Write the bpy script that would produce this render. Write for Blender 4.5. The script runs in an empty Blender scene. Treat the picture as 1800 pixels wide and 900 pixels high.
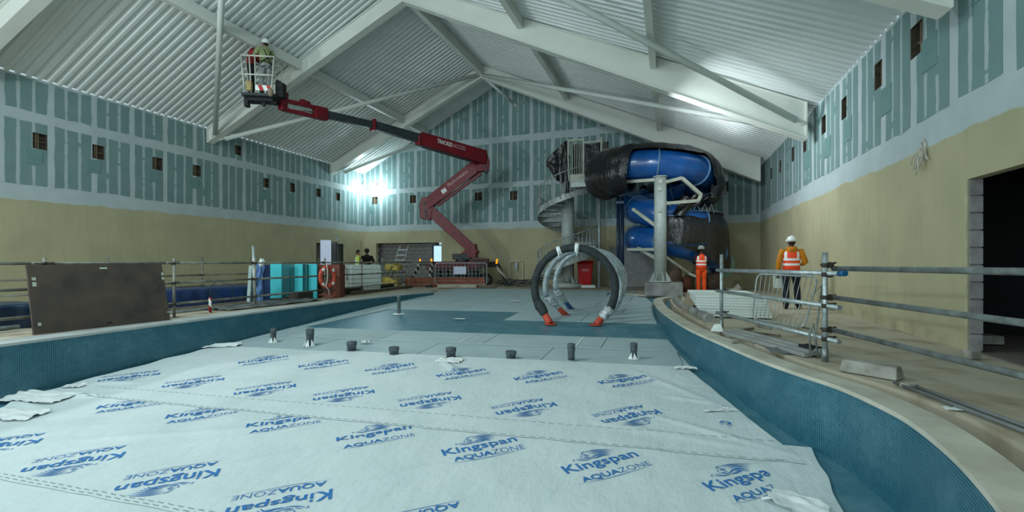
import bpy, bmesh, math, random
from mathutils import Vector, Matrix, noise
random.seed(7)
PI = math.pi
SC = bpy.context.scene
COL = SC.collection

# ------------------------------------------------------------------ camera
cam_d = bpy.data.cameras.new('camera'); cam = bpy.data.objects.new('camera', cam_d); COL.objects.link(cam)
cam.location = (0, 0, 1.18); cam.rotation_euler = (PI/2, 0, math.atan(280/804))
cam_d.sensor_width = 36; cam_d.lens = 36*804/1800; cam_d.shift_y = 10/1800; cam_d.clip_end = 200
SC.camera = cam

# ------------------------------------------------------------------ world and light
w = bpy.data.worlds.new('world'); SC.world = w; w.use_nodes = True
w.node_tree.nodes['Background'].inputs[0].default_value = (.66, .86, .92, 1)
w.node_tree.nodes['Background'].inputs[1].default_value = 0.55
SC.view_settings.view_transform = 'Standard'; SC.view_settings.look = 'None'
SC.view_settings.gamma = 1; SC.view_settings.use_curve_mapping = False
SC.view_settings.exposure = 0.35
TINT = (.80, .965, 1.0)
def area(name, loc, target, sx, sy, power, col=TINT, spread=180):
    l = bpy.data.lights.new(name, 'AREA'); l.shape = 'RECTANGLE'; l.size = sx; l.size_y = sy
    l.energy = power; l.color = col; l.spread = math.radians(spread)
    o = bpy.data.objects.new(name, l); COL.objects.link(o); o.location = loc
    o.rotation_euler = (Vector(target)-Vector(loc)).to_track_quat('-Z', 'Y').to_euler()
    return o
# added area light, fills in daylight from the open end behind the camera
area('added_daylight_fill', (-6.5, -7.0, 4.2), (-6.5, 12, 4.0), 19, 6.5, 620)
# site floodlight at left, then unseen lamps added for fill and glow
area('unseen_floodlight', (-15.5, -0.5, 3.6), (-4, 9, -.4), .45, .4, 330, (.9, .98, 1))
area('unseen_floodlight', (-8.6, 3.0, 8.4), (-6.5, 9.0, 0), 2.2, 2.2, 300)  # added fill light above the pool
area('unseen_floodlight', (1.7, 17.0, 4.9), (1.5, 17.7, 6.2), .35, .15, 11, (.85, .95, 1), 110)  # unseen lamp added in mid-air for the hot spot on the roof
area('unseen_floodlight', (-.6, 13.5, 5.2), (3.7, 15.2, 3.0), 1.2, .8, 105, (.86, .96, 1), 150)  # unseen lamp added for the glow on the right wall

# ------------------------------------------------------------------ helpers
class MB:
    def __init__(s): s.bm = bmesh.new(); s.uv = s.bm.loops.layers.uv.new('UVMap'); s.mi = 0
    def face(s, pts, uvs=None, mi=None):
        vs = [s.bm.verts.new(p) for p in pts]
        try: f = s.bm.faces.new(vs)
        except ValueError: return None
        f.material_index = s.mi if mi is None else mi
        if uvs:
            for l, u in zip(f.loops, uvs): l[s.uv].uv = u
        return f
    def hexa(s, P):   # P: 8 points, bottom ring then top ring
        vs = [s.bm.verts.new(p) for p in P]
        for q in ((3,2,1,0),(4,5,6,7),(0,1,5,4),(1,2,6,5),(2,3,7,6),(3,0,4,7)):
            f = s.bm.faces.new([vs[i] for i in q]); f.material_index = s.mi
    def box(s, c, d, R=None):
        x, y, z = d[0]/2, d[1]/2, d[2]/2
        P = [Vector(p) for p in ((-x,-y,-z),(x,-y,-z),(x,y,-z),(-x,y,-z),(-x,-y,z),(x,-y,z),(x,y,z),(-x,y,z))]
        if R is not None: P = [R @ p for p in P]
        s.hexa([p+Vector(c) for p in P]); return s
    def beam(s, a, b, w, h, w2=None, h2=None, up=(0,0,1)):
        a, b = Vector(a), Vector(b); t = (b-a).normalized(); up = Vector(up)
        sd = t.cross(up)
        if sd.length < 1e-3: sd = t.cross(Vector((1,0,0)))
        sd.normalize(); u = sd.cross(t)
        w2 = w if w2 is None else w2; h2 = h if h2 is None else h2
        P = [a-sd*w/2-u*h/2, a+sd*w/2-u*h/2, a+sd*w/2+u*h/2, a-sd*w/2+u*h/2,
             b-sd*w2/2-u*h2/2, b+sd*w2/2-u*h2/2, b+sd*w2/2+u*h2/2, b-sd*w2/2+u*h2/2]
        s.hexa(P); return s
    def tube(s, pts, r, n=8, caps=True, closed=False, fn=None):
        pts = [Vector(p) for p in pts]; N = len(pts)
        rs = r if isinstance(r, (list, tuple)) else [r]*N
        rings = []; prev = None
        for i, p in enumerate(pts):
            if closed: t = pts[(i+1) % N]-pts[i-1]
            else: t = pts[min(i+1, N-1)]-pts[max(i-1, 0)]
            t.normalize()
            if prev is None:
                a = Vector((0,0,1)) if abs(t.z) < .9 else Vector((1,0,0))
                sd = t.cross(a).normalized()
            else:
                sd = prev-t*prev.dot(t)
                sd.normalize()
            prev = sd; u = sd.cross(t)
            ri = rs[i]; rx, ry = ri if isinstance(ri, (list, tuple)) else (ri, ri)
            ring = []
            for k in range(n):
                th = 2*PI*k/n; q = 1 if fn is None else fn(i, k)
                ring.append(s.bm.verts.new(p+sd*math.cos(th)*rx*q+u*math.sin(th)*ry*q))
            rings.append(ring)
        M = N if closed else N-1
        for i in range(M):
            A, B = rings[i], rings[(i+1) % N]
            for k in range(n):
                f = s.bm.faces.new((A[k], A[(k+1) % n], B[(k+1) % n], B[k])); f.material_index = s.mi; f.smooth = True
        if caps and not closed:
            f = s.bm.faces.new(rings[0][::-1]); f.material_index = s.mi
            f = s.bm.faces.new(rings[-1]); f.material_index = s.mi
        return s
    def cyl(s, a, b, r, n=12, r2=None): return s.tube([a, b], [r, r if r2 is None else r2], n)
    def loft(s, secs, n=16):   # secs: (centre, rx, ry) horizontal ellipses
        rings = []
        for c, rx, ry in secs:
            rings.append([s.bm.verts.new((c[0]+rx*math.cos(2*PI*k/n), c[1]+ry*math.sin(2*PI*k/n), c[2])) for k in range(n)])
        for A, B in zip(rings, rings[1:]):
            for k in range(n):
                f = s.bm.faces.new((A[k], A[(k+1) % n], B[(k+1) % n], B[k])); f.smooth = True; f.material_index = s.mi
        s.bm.faces.new(rings[0][::-1]).material_index = s.mi; s.bm.faces.new(rings[-1]).material_index = s.mi
        return s
    def ball(s, c, r, u=16, v=10, fn=None):
        r = (r, r, r) if not isinstance(r, (list, tuple)) else r
        rows = []
        for j in range(v+1):
            ph = -PI/2+PI*j/v
            if j in (0, v): rows.append([s.bm.verts.new((c[0], c[1], c[2]+r[2]*math.sin(ph)))]); continue
            row = []
            for k in range(u):
                th = 2*PI*k/u; d = Vector((math.cos(ph)*math.cos(th), math.cos(ph)*math.sin(th), math.sin(ph)))
                q = 1 if fn is None else fn(d)
                row.append(s.bm.verts.new((c[0]+r[0]*d.x*q, c[1]+r[1]*d.y*q, c[2]+r[2]*d.z*q)))
            rows.append(row)
        for A, B in zip(rows, rows[1:]):
            for k in range(u):
                q = [A[0]] if len(A) == 1 else [A[k], A[(k+1) % u]]
                q += [B[0]] if len(B) == 1 else [B[(k+1) % u], B[k]]
                f = s.bm.faces.new(q); f.smooth = True; f.material_index = s.mi
        return s
    def prism(s, poly, vec):
        vec = Vector(vec); a = [s.bm.verts.new(p) for p in poly]; b = [s.bm.verts.new(Vector(p)+vec) for p in poly]
        n = len(a)
        s.bm.faces.new(a[::-1]).material_index = s.mi; s.bm.faces.new(b).material_index = s.mi
        for i in range(n): s.bm.faces.new((a[i], a[(i+1) % n], b[(i+1) % n], b[i])).material_index = s.mi
        return s
    def ribbon(s, A, B, uv=None, smooth=True):   # quads between two polylines
        va = [s.bm.verts.new(p) for p in A]; vb = [s.bm.verts.new(p) for p in B]
        for i in range(len(A)-1):
            f = s.bm.faces.new((va[i], va[i+1], vb[i+1], vb[i])); f.smooth = smooth; f.material_index = s.mi
            if uv:
                for l, q in zip(f.loops, (uv[0][i], uv[0][i+1], uv[1][i+1], uv[1][i])): l[s.uv].uv = q
        return s
    def grid(s, nu, nv, fn, smooth=True, uvf=None):
        V = [[s.bm.verts.new(fn(i/nu, j/nv)) for j in range(nv+1)] for i in range(nu+1)]
        for i in range(nu):
            for j in range(nv):
                f = s.bm.faces.new((V[i][j], V[i+1][j], V[i+1][j+1], V[i][j+1])); f.smooth = smooth; f.material_index = s.mi
                if uvf:
                    for l, (a, b) in zip(f.loops, ((i,j),(i+1,j),(i+1,j+1),(i,j+1))): l[s.uv].uv = uvf(a/nu, b/nv)
        return s
    def build(s, name, mats, parent=None, loc=None, bevel=0, fixn=True):
        me = bpy.data.meshes.new(name)
        if fixn: bmesh.ops.recalc_face_normals(s.bm, faces=s.bm.faces)
        org = Vector(loc) if loc is not None else Vector((0,0,0))
        base = wl(parent)+org if parent else org
        if base.length: bmesh.ops.translate(s.bm, vec=-base, verts=s.bm.verts)
        s.bm.to_mesh(me); s.bm.free()
        for m in (mats if isinstance(mats, (list, tuple)) else [mats]): me.materials.append(m)
        o = bpy.data.objects.new(name, me); COL.objects.link(o); o.location = org
        if parent: o.parent = parent
        if bevel:
            b = o.modifiers.new('bevel', 'BEVEL'); b.width = bevel; b.segments = 2; b.limit_method = 'ANGLE'
        return o
def wl(o):
    v = Vector((0,0,0))
    while o: v = v+o.location; o = o.parent
    return v
def thing(name, label, cat, loc=(0,0,0), group=None):
    o = bpy.data.objects.new(name, None); COL.objects.link(o); o.location = loc; o.empty_display_size = .2
    o['label'] = label; o['category'] = cat
    if group: o['group'] = group
    return o
def tag(o, label, cat, group=None):
    o['label'] = label; o['category'] = cat
    if group: o['group'] = group
    return o
def struct(o): o['kind'] = 'structure'; return o
def copy_tree(o, parent=None):
    c = o.copy(); COL.objects.link(c); c.parent = parent
    for ch in list(o.children): copy_tree(ch, c)
    return c
def rotz(a): return Matrix.Rotation(a, 3, 'Z')

# ------------------------------------------------------------------ materials
def lin(c): return tuple(((v/255)/12.92 if v/255 <= .04045 else ((v/255+.055)/1.055)**2.4) for v in c)
class NT:
    def __init__(s, name):
        s.m = bpy.data.materials.new(name); s.m.use_nodes = True; s.t = s.m.node_tree
        s.b = s.t.nodes['Principled BSDF']
    def n(s, typ, **k):
        x = s.t.nodes.new(typ)
        for a, b in k.items():
            if a.startswith('i_'):
                key = a[2:]; key = int(key) if key.isdigit() else key.replace('_', ' ')
                x.inputs[key].default_value = b
            else: setattr(x, a, b)
        return x
    def l(s, a, b): s.t.links.new(a, b)
    def math(s, op, a, b=None, c=None, clamp=False):
        x = s.t.nodes.new('ShaderNodeMath'); x.operation = op; x.use_clamp = clamp
        for i, v in enumerate((a, b, c)):
            if v is None: continue
            if isinstance(v, (int, float)): x.inputs[i].default_value = v
            else: s.l(v, x.inputs[i])
        return x.outputs[0]
    def mix(s, f, a, b):
        x = s.t.nodes.new('ShaderNodeMix'); x.data_type = 'RGBA'
        for i, v in ((0, f), (6, a), (7, b)):
            if isinstance(v, (int, float)): x.inputs[i].default_value = v
            elif isinstance(v, tuple): x.inputs[i].default_value = (*v[:3], 1)
            else: s.l(v, x.inputs[i])
        return x.outputs[2]
    def noise(s, vec, scale, detail=3, rough=.55):
        x = s.n('ShaderNodeTexNoise', i_Scale=scale, i_Detail=detail, i_Roughness=rough)
        if vec is not None: s.l(vec, x.inputs['Vector'])
        return x.outputs[0]
    def step(s, v, lo, hi): 
        x = s.n('ShaderNodeMapRange', i_1=lo, i_2=hi); s.l(v, x.inputs[0]); return x.outputs[0]
    def bump(s, h, st=.3, dist=.01):
        x = s.n('ShaderNodeBump', i_Strength=st, i_Distance=dist); s.l(h, x.inputs['Height']); s.l(x.outputs[0], s.b.inputs['Normal'])
def mat(name, c, rough=.6, metal=0, c2=None, var=.12, scale=4, bump=0, bscale=30, thr=(.35, .65), spec=.4, emit=0, alpha=1, coat=0):
    q = NT(name); c = lin(c); b = q.b
    b.inputs['Roughness'].default_value = rough; b.inputs['Metallic'].default_value = metal
    b.inputs['Specular IOR Level'].default_value = spec; b.inputs['Coat Weight'].default_value = coat
    tc = q.n('ShaderNodeTexCoord').outputs['Object']
    c2 = lin(c2) if c2 else tuple(max(0, v*(1-var*2)) for v in c)
    f = q.step(q.noise(tc, scale, 4), *thr)
    q.l(q.mix(f, c, c2), b.inputs['Base Color'])
    if bump: q.bump(q.noise(tc, bscale, 4), bump, .01)
    if emit: b.inputs['Emission Color'].default_value = (*c, 1); b.inputs['Emission Strength'].default_value = emit
    if alpha < 1: b.inputs['Alpha'].default_value = alpha
    return q.m

M = {}
M['white_steel'] = mat('white_painted_steel', (218,222,214), .42, var=.04, scale=1.2)
M['white_tube'] = mat('white_painted_tube', (212,218,212), .38, var=.04, scale=2)
M['corrugated'] = mat('white_corrugated_steel', (220,226,224), .33, var=.03, scale=.7, spec=.5)
M['concrete'] = mat('dusty_concrete', (184,176,156), .9, c2=(150,134,110), scale=1.5, bump=.25, bscale=18, thr=(.5,.7))
M['coping'] = mat('coping_concrete', (205,202,186), .85, c2=(180,176,160), scale=2.2, bump=.15, bscale=40)
M['coping_grey'] = mat('grey_coping', (186,192,188), .85, c2=(160,166,164), scale=1.5, bump=.15, bscale=30)
M['block'] = mat('grey_blockwork', (150,150,146), .95, c2=(116,116,114), scale=3, bump=.4, bscale=60)
M['galv'] = mat('galvanised_tube', (150,158,156), .45, .55, c2=(112,118,116), scale=9)
M['galv_bright'] = mat('bright_galvanised_tube', (186,196,196), .38, .5, c2=(150,160,160), scale=14)
M['galv_dark'] = mat('weathered_scaffold_tube', (150,150,138), .6, .3, c2=(108,108,100), scale=5)
M['coupler'] = mat('rusty_coupler', (84,78,70), .7, .5, c2=(60,52,46), scale=20)
M['stubwrap'] = mat('lit_dark_lagging', (96,106,110), .8, c2=(64,72,76), scale=14, bump=.6, bscale=30)  # lighter copy of the foam lagging, its lit look put into the colour
M['ply'] = mat('dark_phenolic_plywood', (86,74,64), .5, c2=(64,60,56), scale=2.5, spec=.3)
M['board_edge'] = mat('pale_paint_mark', (190,196,180), .8)
M['red'] = mat('dark_red_paint', (122,16,32), .4, c2=(100,13,26), scale=4)
M['black'] = mat('black_rubber', (34,36,38), .7, c2=(24,26,28), scale=6)
M['dark'] = mat('dark_grey_paint', (52,60,62), .5, c2=(40,46,48), scale=6)
M['grey'] = mat('mid_grey_steel', (128,136,136), .55, .3)
M['white'] = mat('white_plastic', (226,230,228), .5, var=.03)
M['amber'] = mat('amber_beacon', (255,150,20), .4, emit=1.2, var=0)
M['orange'] = mat('faded_orange_mesh', (176,98,70), .8, c2=(140,80,60), scale=3)
M['blue_tarp'] = mat('dark_blue_sheeting', (28,60,112), .35, c2=(18,40,84), scale=2.5, bump=.5, bscale=9, spec=.6)
M['pale_blue'] = mat('crumpled_pale_blue_film', (104,142,186), .4, c2=(62,96,150), scale=7, bump=.6, bscale=16)
M['turq'] = mat('turquoise_insulation_board', (70,196,206), .7, var=.04)
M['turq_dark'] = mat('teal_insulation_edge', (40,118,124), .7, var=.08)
M['brown_ply'] = mat('red_brown_plywood', (128,78,60), .75, c2=(104,62,50), scale=3)
M['wood'] = mat('grey_timber', (122,112,96), .85, c2=(92,84,70), scale=7)
M['ringred'] = mat('lifebuoy_orange', (212,92,66), .6, c2=(190,78,56), scale=6)
M['yellow'] = mat('dull_yellow_paint', (206,184,84), .6, c2=(176,156,78), scale=6)
M['lilac'] = mat('lilac_white_board', (202,206,226), .6, var=.03)
M['styro'] = mat('white_insulation_board', (222,232,226), .8, var=.04, scale=6)
M['bin'] = mat('red_bin_plastic', (178,20,28), .35, var=.08)
M['slide_blue'] = mat('blue_fibreglass', (22,88,158), .28, c2=(18,76,142), scale=2, spec=.6, coat=.3)
M['slide_rim'] = mat('pale_fibreglass_flange', (96,132,170), .4, var=.1)
M['pale_rim'] = mat('pale_green_rim', (150,182,170), .5)
M['blue_post'] = mat('dark_blue_steel', (24,48,74), .3, .2, var=.1)
M['column'] = mat('grey_steel_column', (176,184,178), .42, c2=(156,164,160), scale=3)
M['bracket'] = mat('pale_steel_bracket', (178,182,168), .5)
M['stair'] = mat('galvanised_stair_steel', (170,176,172), .45, .25, c2=(140,148,146), scale=6)
M['foil'] = mat('shiny_plastic_film', (226,234,236), .15, c2=(110,120,124), scale=14, bump=.8, bscale=12, spec=.8)
M['brownsack'] = mat('brown_weathered_plastic', (118,96,84), .8, c2=(84,70,62), scale=6, bump=.5, bscale=12)
M['stone'] = mat('pale_grey_rubble', (176,176,166), .95, c2=(140,138,128), scale=6, bump=.6, bscale=20)
M['paper'] = mat('crumpled_white_paper', (232,238,236), .7, var=.02, bump=.5, bscale=14)
M['skin'] = mat('skin', (150,104,82), .55, var=.04)
M['skin_dark'] = mat('dark_brown_skin', (92,64,50), .55, var=.04)
M['navy'] = mat('dark_navy_fabric', (30,36,48), .9, c2=(22,26,36), scale=12, bump=.3, bscale=14)
M['blackfab'] = mat('black_fabric', (26,28,30), .9, bump=.3, bscale=14)
M['mustard'] = mat('mustard_hooded_top', (206,130,24), .85, c2=(184,112,20), scale=9, bump=.35, bscale=12)
M['orange_fab'] = mat('orange_work_trousers', (240,84,20), .8, c2=(214,70,18), scale=9, bump=.35, bscale=14)
M['red_fab'] = mat('dark_red_fabric', (140,36,40), .85, bump=.3, bscale=14)
M['greyfab'] = mat('pale_grey_fabric', (158,162,160), .9, c2=(128,132,130), scale=8, bump=.3, bscale=14)
M['olive'] = mat('faded_yellow_green_fabric', (150,160,112), .9, c2=(120,130,92), scale=9, bump=.3, bscale=14)
M['helmet'] = mat('white_hard_hat', (228,232,230), .3, var=.02, spec=.6)
M['hair'] = mat('dark_hair', (30,26,24), .8, bump=.6, bscale=60)
M['boot'] = mat('dark_work_boot', (44,38,34), .8)
M['eye'] = mat('eye_dark', (20,18,18), .3)
M['lamp'] = mat('lamp_glow', (235,250,255), .5, emit=60, var=0)
M['window_glow'] = mat('daylit_pane', (170,205,225), .5, emit=1.0, c2=(110,150,170), scale=2.2)
M['ink'] = mat('blue_print_ink', (52,122,190), .7, var=.05)
M['ink_thin'] = mat('thin_blue_ink', (70,110,150), .7, var=.05)
M['tape'] = mat('white_tape', (232,238,236), .5, var=.02)
M['stitch'] = mat('grey_stitching', (146,160,162), .8, var=.05)
M['foamwrap'] = mat('black_foam_lagging', (58,64,66), .75, c2=(42,48,50), scale=9, bump=.6, bscale=20)
M['cavity'] = mat('brown_cavity_and_shade', (84,74,64), .95, c2=(58,50,44), scale=6)
M['timber_batten'] = mat('brown_batten', (132,112,92), .9)
M['darkroom'] = mat('shade_dark_blockwork', (40,42,44), .95, var=.15)  # shade of the side room put into a dark wall colour
M['whitecord'] = mat('white_cord', (214,208,196), .8)
M['hiv_white'] = mat('reflective_white', (240,246,244), .3, var=0)

def black_tarp():
    q = NT('black_polythene_sheet'); b = q.b
    tc = q.n('ShaderNodeTexCoord').outputs['Object']
    q.l(q.mix(q.step(q.noise(tc, 3), .4, .7), lin((30,27,28)), lin((19,19,21))), b.inputs['Base Color'])
    b.inputs['Roughness'].default_value = .27; b.inputs['Specular IOR Level'].default_value = .7
    mp = q.n('ShaderNodeMapping'); q.l(tc, mp.inputs[0]); mp.inputs['Scale'].default_value = (1.6, 1.6, .7)
    q.bump(q.math('ADD', q.noise(mp.outputs[0], 3.5, 4, .6), q.math('MULTIPLY', q.noise(tc, 14, 3), .15)), .8, .07)
    return q.m
M['tarp'] = black_tarp()

def mosaic(name, c1, c2, grout, hz, pitch=.025, haze=.5):
    q = NT(name); b = q.b
    uv = q.n('ShaderNodeTexCoord').outputs['UV']
    br = q.n('ShaderNodeTexBrick', offset=0.0, squash=1.0, i_Scale=1.0, i_Mortar_Size=.0022, i_Mortar_Smooth=.1, i_Bias=0.0, i_Brick_Width=pitch, i_Row_Height=pitch)
    q.l(uv, br.inputs['Vector'])
    br.inputs['Color1'].default_value = (*lin(c1), 1); br.inputs['Color2'].default_value = (*lin(c2), 1); br.inputs['Mortar'].default_value = (*lin(grout), 1)
    hzf = q.math('MULTIPLY', q.step(q.noise(uv, 2.1, 7, .72), .46, .74), haze)
    col = q.mix(hzf, br.outputs['Color'], lin(hz))
    q.l(col, b.inputs['Base Color'])
    b.inputs['Roughness'].default_value = .38; b.inputs['Specular IOR Level'].default_value = .45
    inv = q.math('SUBTRACT', 1.0, br.outputs['Fac']); q.bump(inv, .35, .004)
    return q.m
M['mosaic'] = mosaic('teal_mosaic_tile', (4,64,88), (12,84,106), (84,138,148), (112,156,168), haze=.34)
M['mosaic_floor'] = mosaic('teal_mosaic_floor', (60,116,134), (68,124,140), (92,138,150), (130,164,172), haze=.6)

def plaster_mat(name, zb, slope=0):
    q = NT(name); b = q.b
    tc = q.n('ShaderNodeTexCoord').outputs['Object']
    sx = q.n('ShaderNodeSeparateXYZ'); q.l(tc, sx.inputs[0]); z = sx.outputs[2]
    jag = q.math('MULTIPLY', q.math('SUBTRACT', q.noise(tc, 1.6, 4), .5), .22)
    f = q.step(q.math('ADD', z, jag), zb-.015, zb+.015)
    blot = q.step(q.noise(tc, .9, 5), .35, .7)
    ycol = q.mix(blot, lin((184,178,144)), lin((170,165,134)))
    mp = q.n('ShaderNodeMapping'); q.l(tc, mp.inputs[0]); mp.inputs['Scale'].default_value = (3, 3, .25)
    ycol = q.mix(q.math('MULTIPLY', q.step(q.noise(mp.outputs[0], 3, 4), .5, .72), .35), ycol, lin((160,154,124)))
    # splashes of dirt close to the floor
    low = q.math('MULTIPLY', q.step(z, .75, .0), q.step(q.noise(tc, 2.2, 5), .45, .75), clamp=True)
    ycol = q.mix(q.math('MULTIPLY', low, .6), ycol, lin((128,110,82)))
    pcol = q.mix(q.step(q.noise(tc, 2.0, 4), .3, .7), lin((186,198,200)), lin((174,188,190)))
    q.l(q.mix(f, ycol, pcol), b.inputs['Base Color'])
    b.inputs['Roughness'].default_value = .9
    q.bump(q.noise(tc, 25, 4), .12, .01)
    return q.m
M['plaster'] = plaster_mat('joint_compound_over_sand_render', 2.93)

def drywall():
    q = NT('green_plasterboard_with_filled_screw_lines'); b = q.b
    uv = q.n('ShaderNodeTexCoord').outputs['UV']; sx = q.n('ShaderNodeSeparateXYZ'); q.l(uv, sx.inputs[0]); u, v = sx.outputs[0], sx.outputs[1]
    rnd = q.n('ShaderNodeObjectInfo').outputs['Random']
    cv = q.n('ShaderNodeCombineXYZ'); q.l(u, cv.inputs[0]); q.l(v, cv.inputs[1]); q.l(q.math('MULTIPLY', rnd, 60), cv.inputs[2])
    wob = q.math('MULTIPLY', q.math('SUBTRACT', q.noise(cv.outputs[0], 3.5, 3), .5), .16)
    wid = q.math('ADD', .012, q.math('MULTIPLY', q.noise(cv.outputs[0], 1.9, 3), .055))
    uu = q.math('ADD', u, q.math('MULTIPLY', wob, .25))
    s1 = q.math('ABSOLUTE', q.math('SUBTRACT', uu, .30)); s2 = q.math('ABSOLUTE', q.math('SUBTRACT', uu, .63))
    def strip(sv, off):
        cc = q.n('ShaderNodeCombineXYZ'); q.l(q.math('MULTIPLY', rnd, 90), cc.inputs[0]); q.l(v, cc.inputs[1]); cc.inputs[2].default_value = off
        gap = q.step(q.noise(cc.outputs[0], 2.6, 3, .6), .36, .42)
        wv = q.math('MULTIPLY', wid, gap)
        d = q.math('SUBTRACT', wv, sv); x = q.step(d, -.004, .006); return q.math('MULTIPLY', x, gap)
    f = q.math('MAXIMUM', strip(s1, 3.0), strip(s2, 11.0))
    g = q.mix(q.step(q.noise(cv.outputs[0], 1.5, 4), .3, .7), lin((122,150,149)), lin((112,140,140)))
    q.l(q.mix(q.math('MULTIPLY', f, .8), g, lin((180,194,195))), b.inputs['Base Color'])
    b.inputs['Roughness'].default_value = .9
    return q.m
M['drywall'] = drywall()
M['drypatch'] = mat('green_board_patch', (112,146,144), .9, var=.04)

def sheet_mat(name, c, c2, fine=.5):
    q = NT(name); b = q.b
    tc = q.n('ShaderNodeTexCoord').outputs['Object']
    q.l(q.mix(q.step(q.noise(tc, 1.4, 4), .35, .7), lin(c), lin(c2)), b.inputs['Base Color'])
    b.inputs['Roughness'].default_value = .62; b.inputs['Specular IOR Level'].default_value = .3
    mp = q.n('ShaderNodeMapping'); q.l(tc, mp.inputs[0]); mp.inputs['Rotation'].default_value = (0, 0, .8); mp.inputs['Scale'].default_value = (1.6, .7, 1)
    h = q.math('ADD', q.noise(mp.outputs[0], 2.2, 5, .6), q.math('MULTIPLY', q.noise(tc, 9, 4, .6), .22))
    q.bump(h, fine, .06)
    return q.m
M['sheet'] = sheet_mat('white_woven_sheet', (216,226,226), (206,219,219), .42)
M['floorboard'] = sheet_mat('grey_white_protection_board', (178,196,198), (166,186,190), .05)

def striped(name, a, bcol, ang, pitch):
    q = NT(name); tc = q.n('ShaderNodeTexCoord').outputs['Object']; sx = q.n('ShaderNodeSeparateXYZ'); q.l(tc, sx.inputs[0])
    s = q.math('ADD', q.math('MULTIPLY', q.math('ADD', sx.outputs[0], sx.outputs[1]), math.cos(ang)), q.math('MULTIPLY', sx.outputs[2], math.sin(ang)))
    f = q.math('GREATER_THAN', q.math('FRACT', q.math('DIVIDE', s, pitch)), .5)
    q.l(q.mix(f, lin(a), lin(bcol)), q.b.inputs['Base Color']); q.b.inputs['Roughness'].default_value = .5
    return q.m
M['stripe'] = striped('red_and_white_stripes', (150,30,34), (226,230,226), .8, .22)
M['stripe_black'] = striped('black_and_white_stripes', (40,34,36), (214,210,196), .9, .26)

def hivis(name, base, z1, z2, xs):
    q = NT(name); tc = q.n('ShaderNodeTexCoord').outputs['Object']; sx = q.n('ShaderNodeSeparateXYZ'); q.l(tc, sx.inputs[0])
    z = sx.outputs[2]; ax = q.math('ABSOLUTE', sx.outputs[0])
    h = q.math('MAXIMUM', q.math('LESS_THAN', q.math('ABSOLUTE', q.math('SUBTRACT', z, z1)), .027), q.math('LESS_THAN', q.math('ABSOLUTE', q.math('SUBTRACT', z, z2)), .027))
    vv = q.math('MULTIPLY', q.math('LESS_THAN', q.math('ABSOLUTE', q.math('SUBTRACT', ax, xs)), .027), q.math('GREATER_THAN', z, z1))
    f = q.math('MAXIMUM', h, vv)
    q.l(q.mix(f, lin(base), lin((236,242,240))), q.b.inputs['Base Color']); q.b.inputs['Roughness'].default_value = .6
    return q.m
M['vest_orange'] = hivis('orange_reflective_vest', (248,74,28), 1.20, 1.08, .13)
M['vest_yellow'] = hivis('yellow_reflective_vest', (190,214,80), 1.20, 1.08, .13)

# ================================================================== THE HALL
XL, XR, YB, YN = -17.1, 3.7, 22.6, -5.0
RX, RZ = -8.6, 10.65
def roof(x): return 6.37+(x-XL)*(RZ-6.37)/(RX-XL) if x < RX else RZ-(x-RX)*(RZ-5.38)/(XR-RX)
def fz(y): return min(0.0, -1.04+.0575*y)

def spline(P, k=6):
    P = [Vector(p) for p in P]; out = []
    for i in range(len(P)-1):
        a, b, c, d = P[max(i-1, 0)], P[i], P[i+1], P[min(i+2, len(P)-1)]
        for j in range(k):
            t = j/k
            out.append(.5*((2*b)+(c-a)*t+(2*a-5*b+4*c-d)*t*t+(3*b-a-3*c+d)*t**3))
    out.append(P[-1]); return out
def offset(P, d):   # to the right of the walking direction
    out = []
    for i, p in enumerate(P):
        t = (P[min(i+1, len(P)-1)]-P[max(i-1, 0)]).normalized()
        out.append(p+Vector((t.y, -t.x))*d)
    return out
CI = spline([(.9,-5),(.92,-2),(.98,.5),(1.15,1.6),(1.33,2.3),(1.5,2.85),(1.63,3.5),(1.68,4.1),(1.65,4.5),(1.51,5.1),(1.27,5.6),(1.02,6.2),(.68,7.3),(.28,8.7),(-.06,10.5),(-.34,12.4),(-.48,14.2),(-.48,15.1),(-.36,15.8),(-.1,16.3),(.3,16.55)])
LI = spline([(-8.9,-5),(-8.95,1),(-9.02,3.7),(-9.12,6),(-9.2,8.5),(-9.3,11.5),(-9.15,14),(-8.78,15.9)])
CO, TR = offset(CI, .25), offset(CI, .46)
LO = offset(LI, -.5)
def xat(P, y):
    for a, b in zip(P, P[1:]):
        if a.y <= y <= b.y: return a.x+(b.x-a.x)*(y-a.y)/(b.y-a.y+1e-9)
    return P[-1].x

# deck slab
mb = MB()
far = [Vector(p) for p in ((.45,16.78),(-.2,16.75),(-1.0,17.0),(-1.8,17.6),(-2.6,18.1),(-8.6,18.1),(-9.2,16.9),(-9.2,16.2))]
inner = [p for p in TR if p.y < 16.7 and p.x < 2.6]
inner = [p for i, p in enumerate(inner) if i == 0 or p.y > inner[i-1].y-1e-3 or p.y < 6]
lo = LO[::-1]
out = [Vector((XL, YN)), Vector((XL, YB)), Vector((XR, YB)), Vector((XR, YN))]+inner+far+lo
mb.face([(p.x, p.y, 0) for p in out])
edge = inner+far
mb.ribbon([(p.x, p.y, 0) for p in edge], [(p.x, p.y, -.26) for p in edge], smooth=False)
struct(mb.build('floor', M['concrete']))
mb = MB(); mb.ribbon([(p.x, p.y, -.22) for p in CO], [(p.x, p.y, -.22) for p in TR])
struct(mb.build('floor_channel', M['concrete']))

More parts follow.
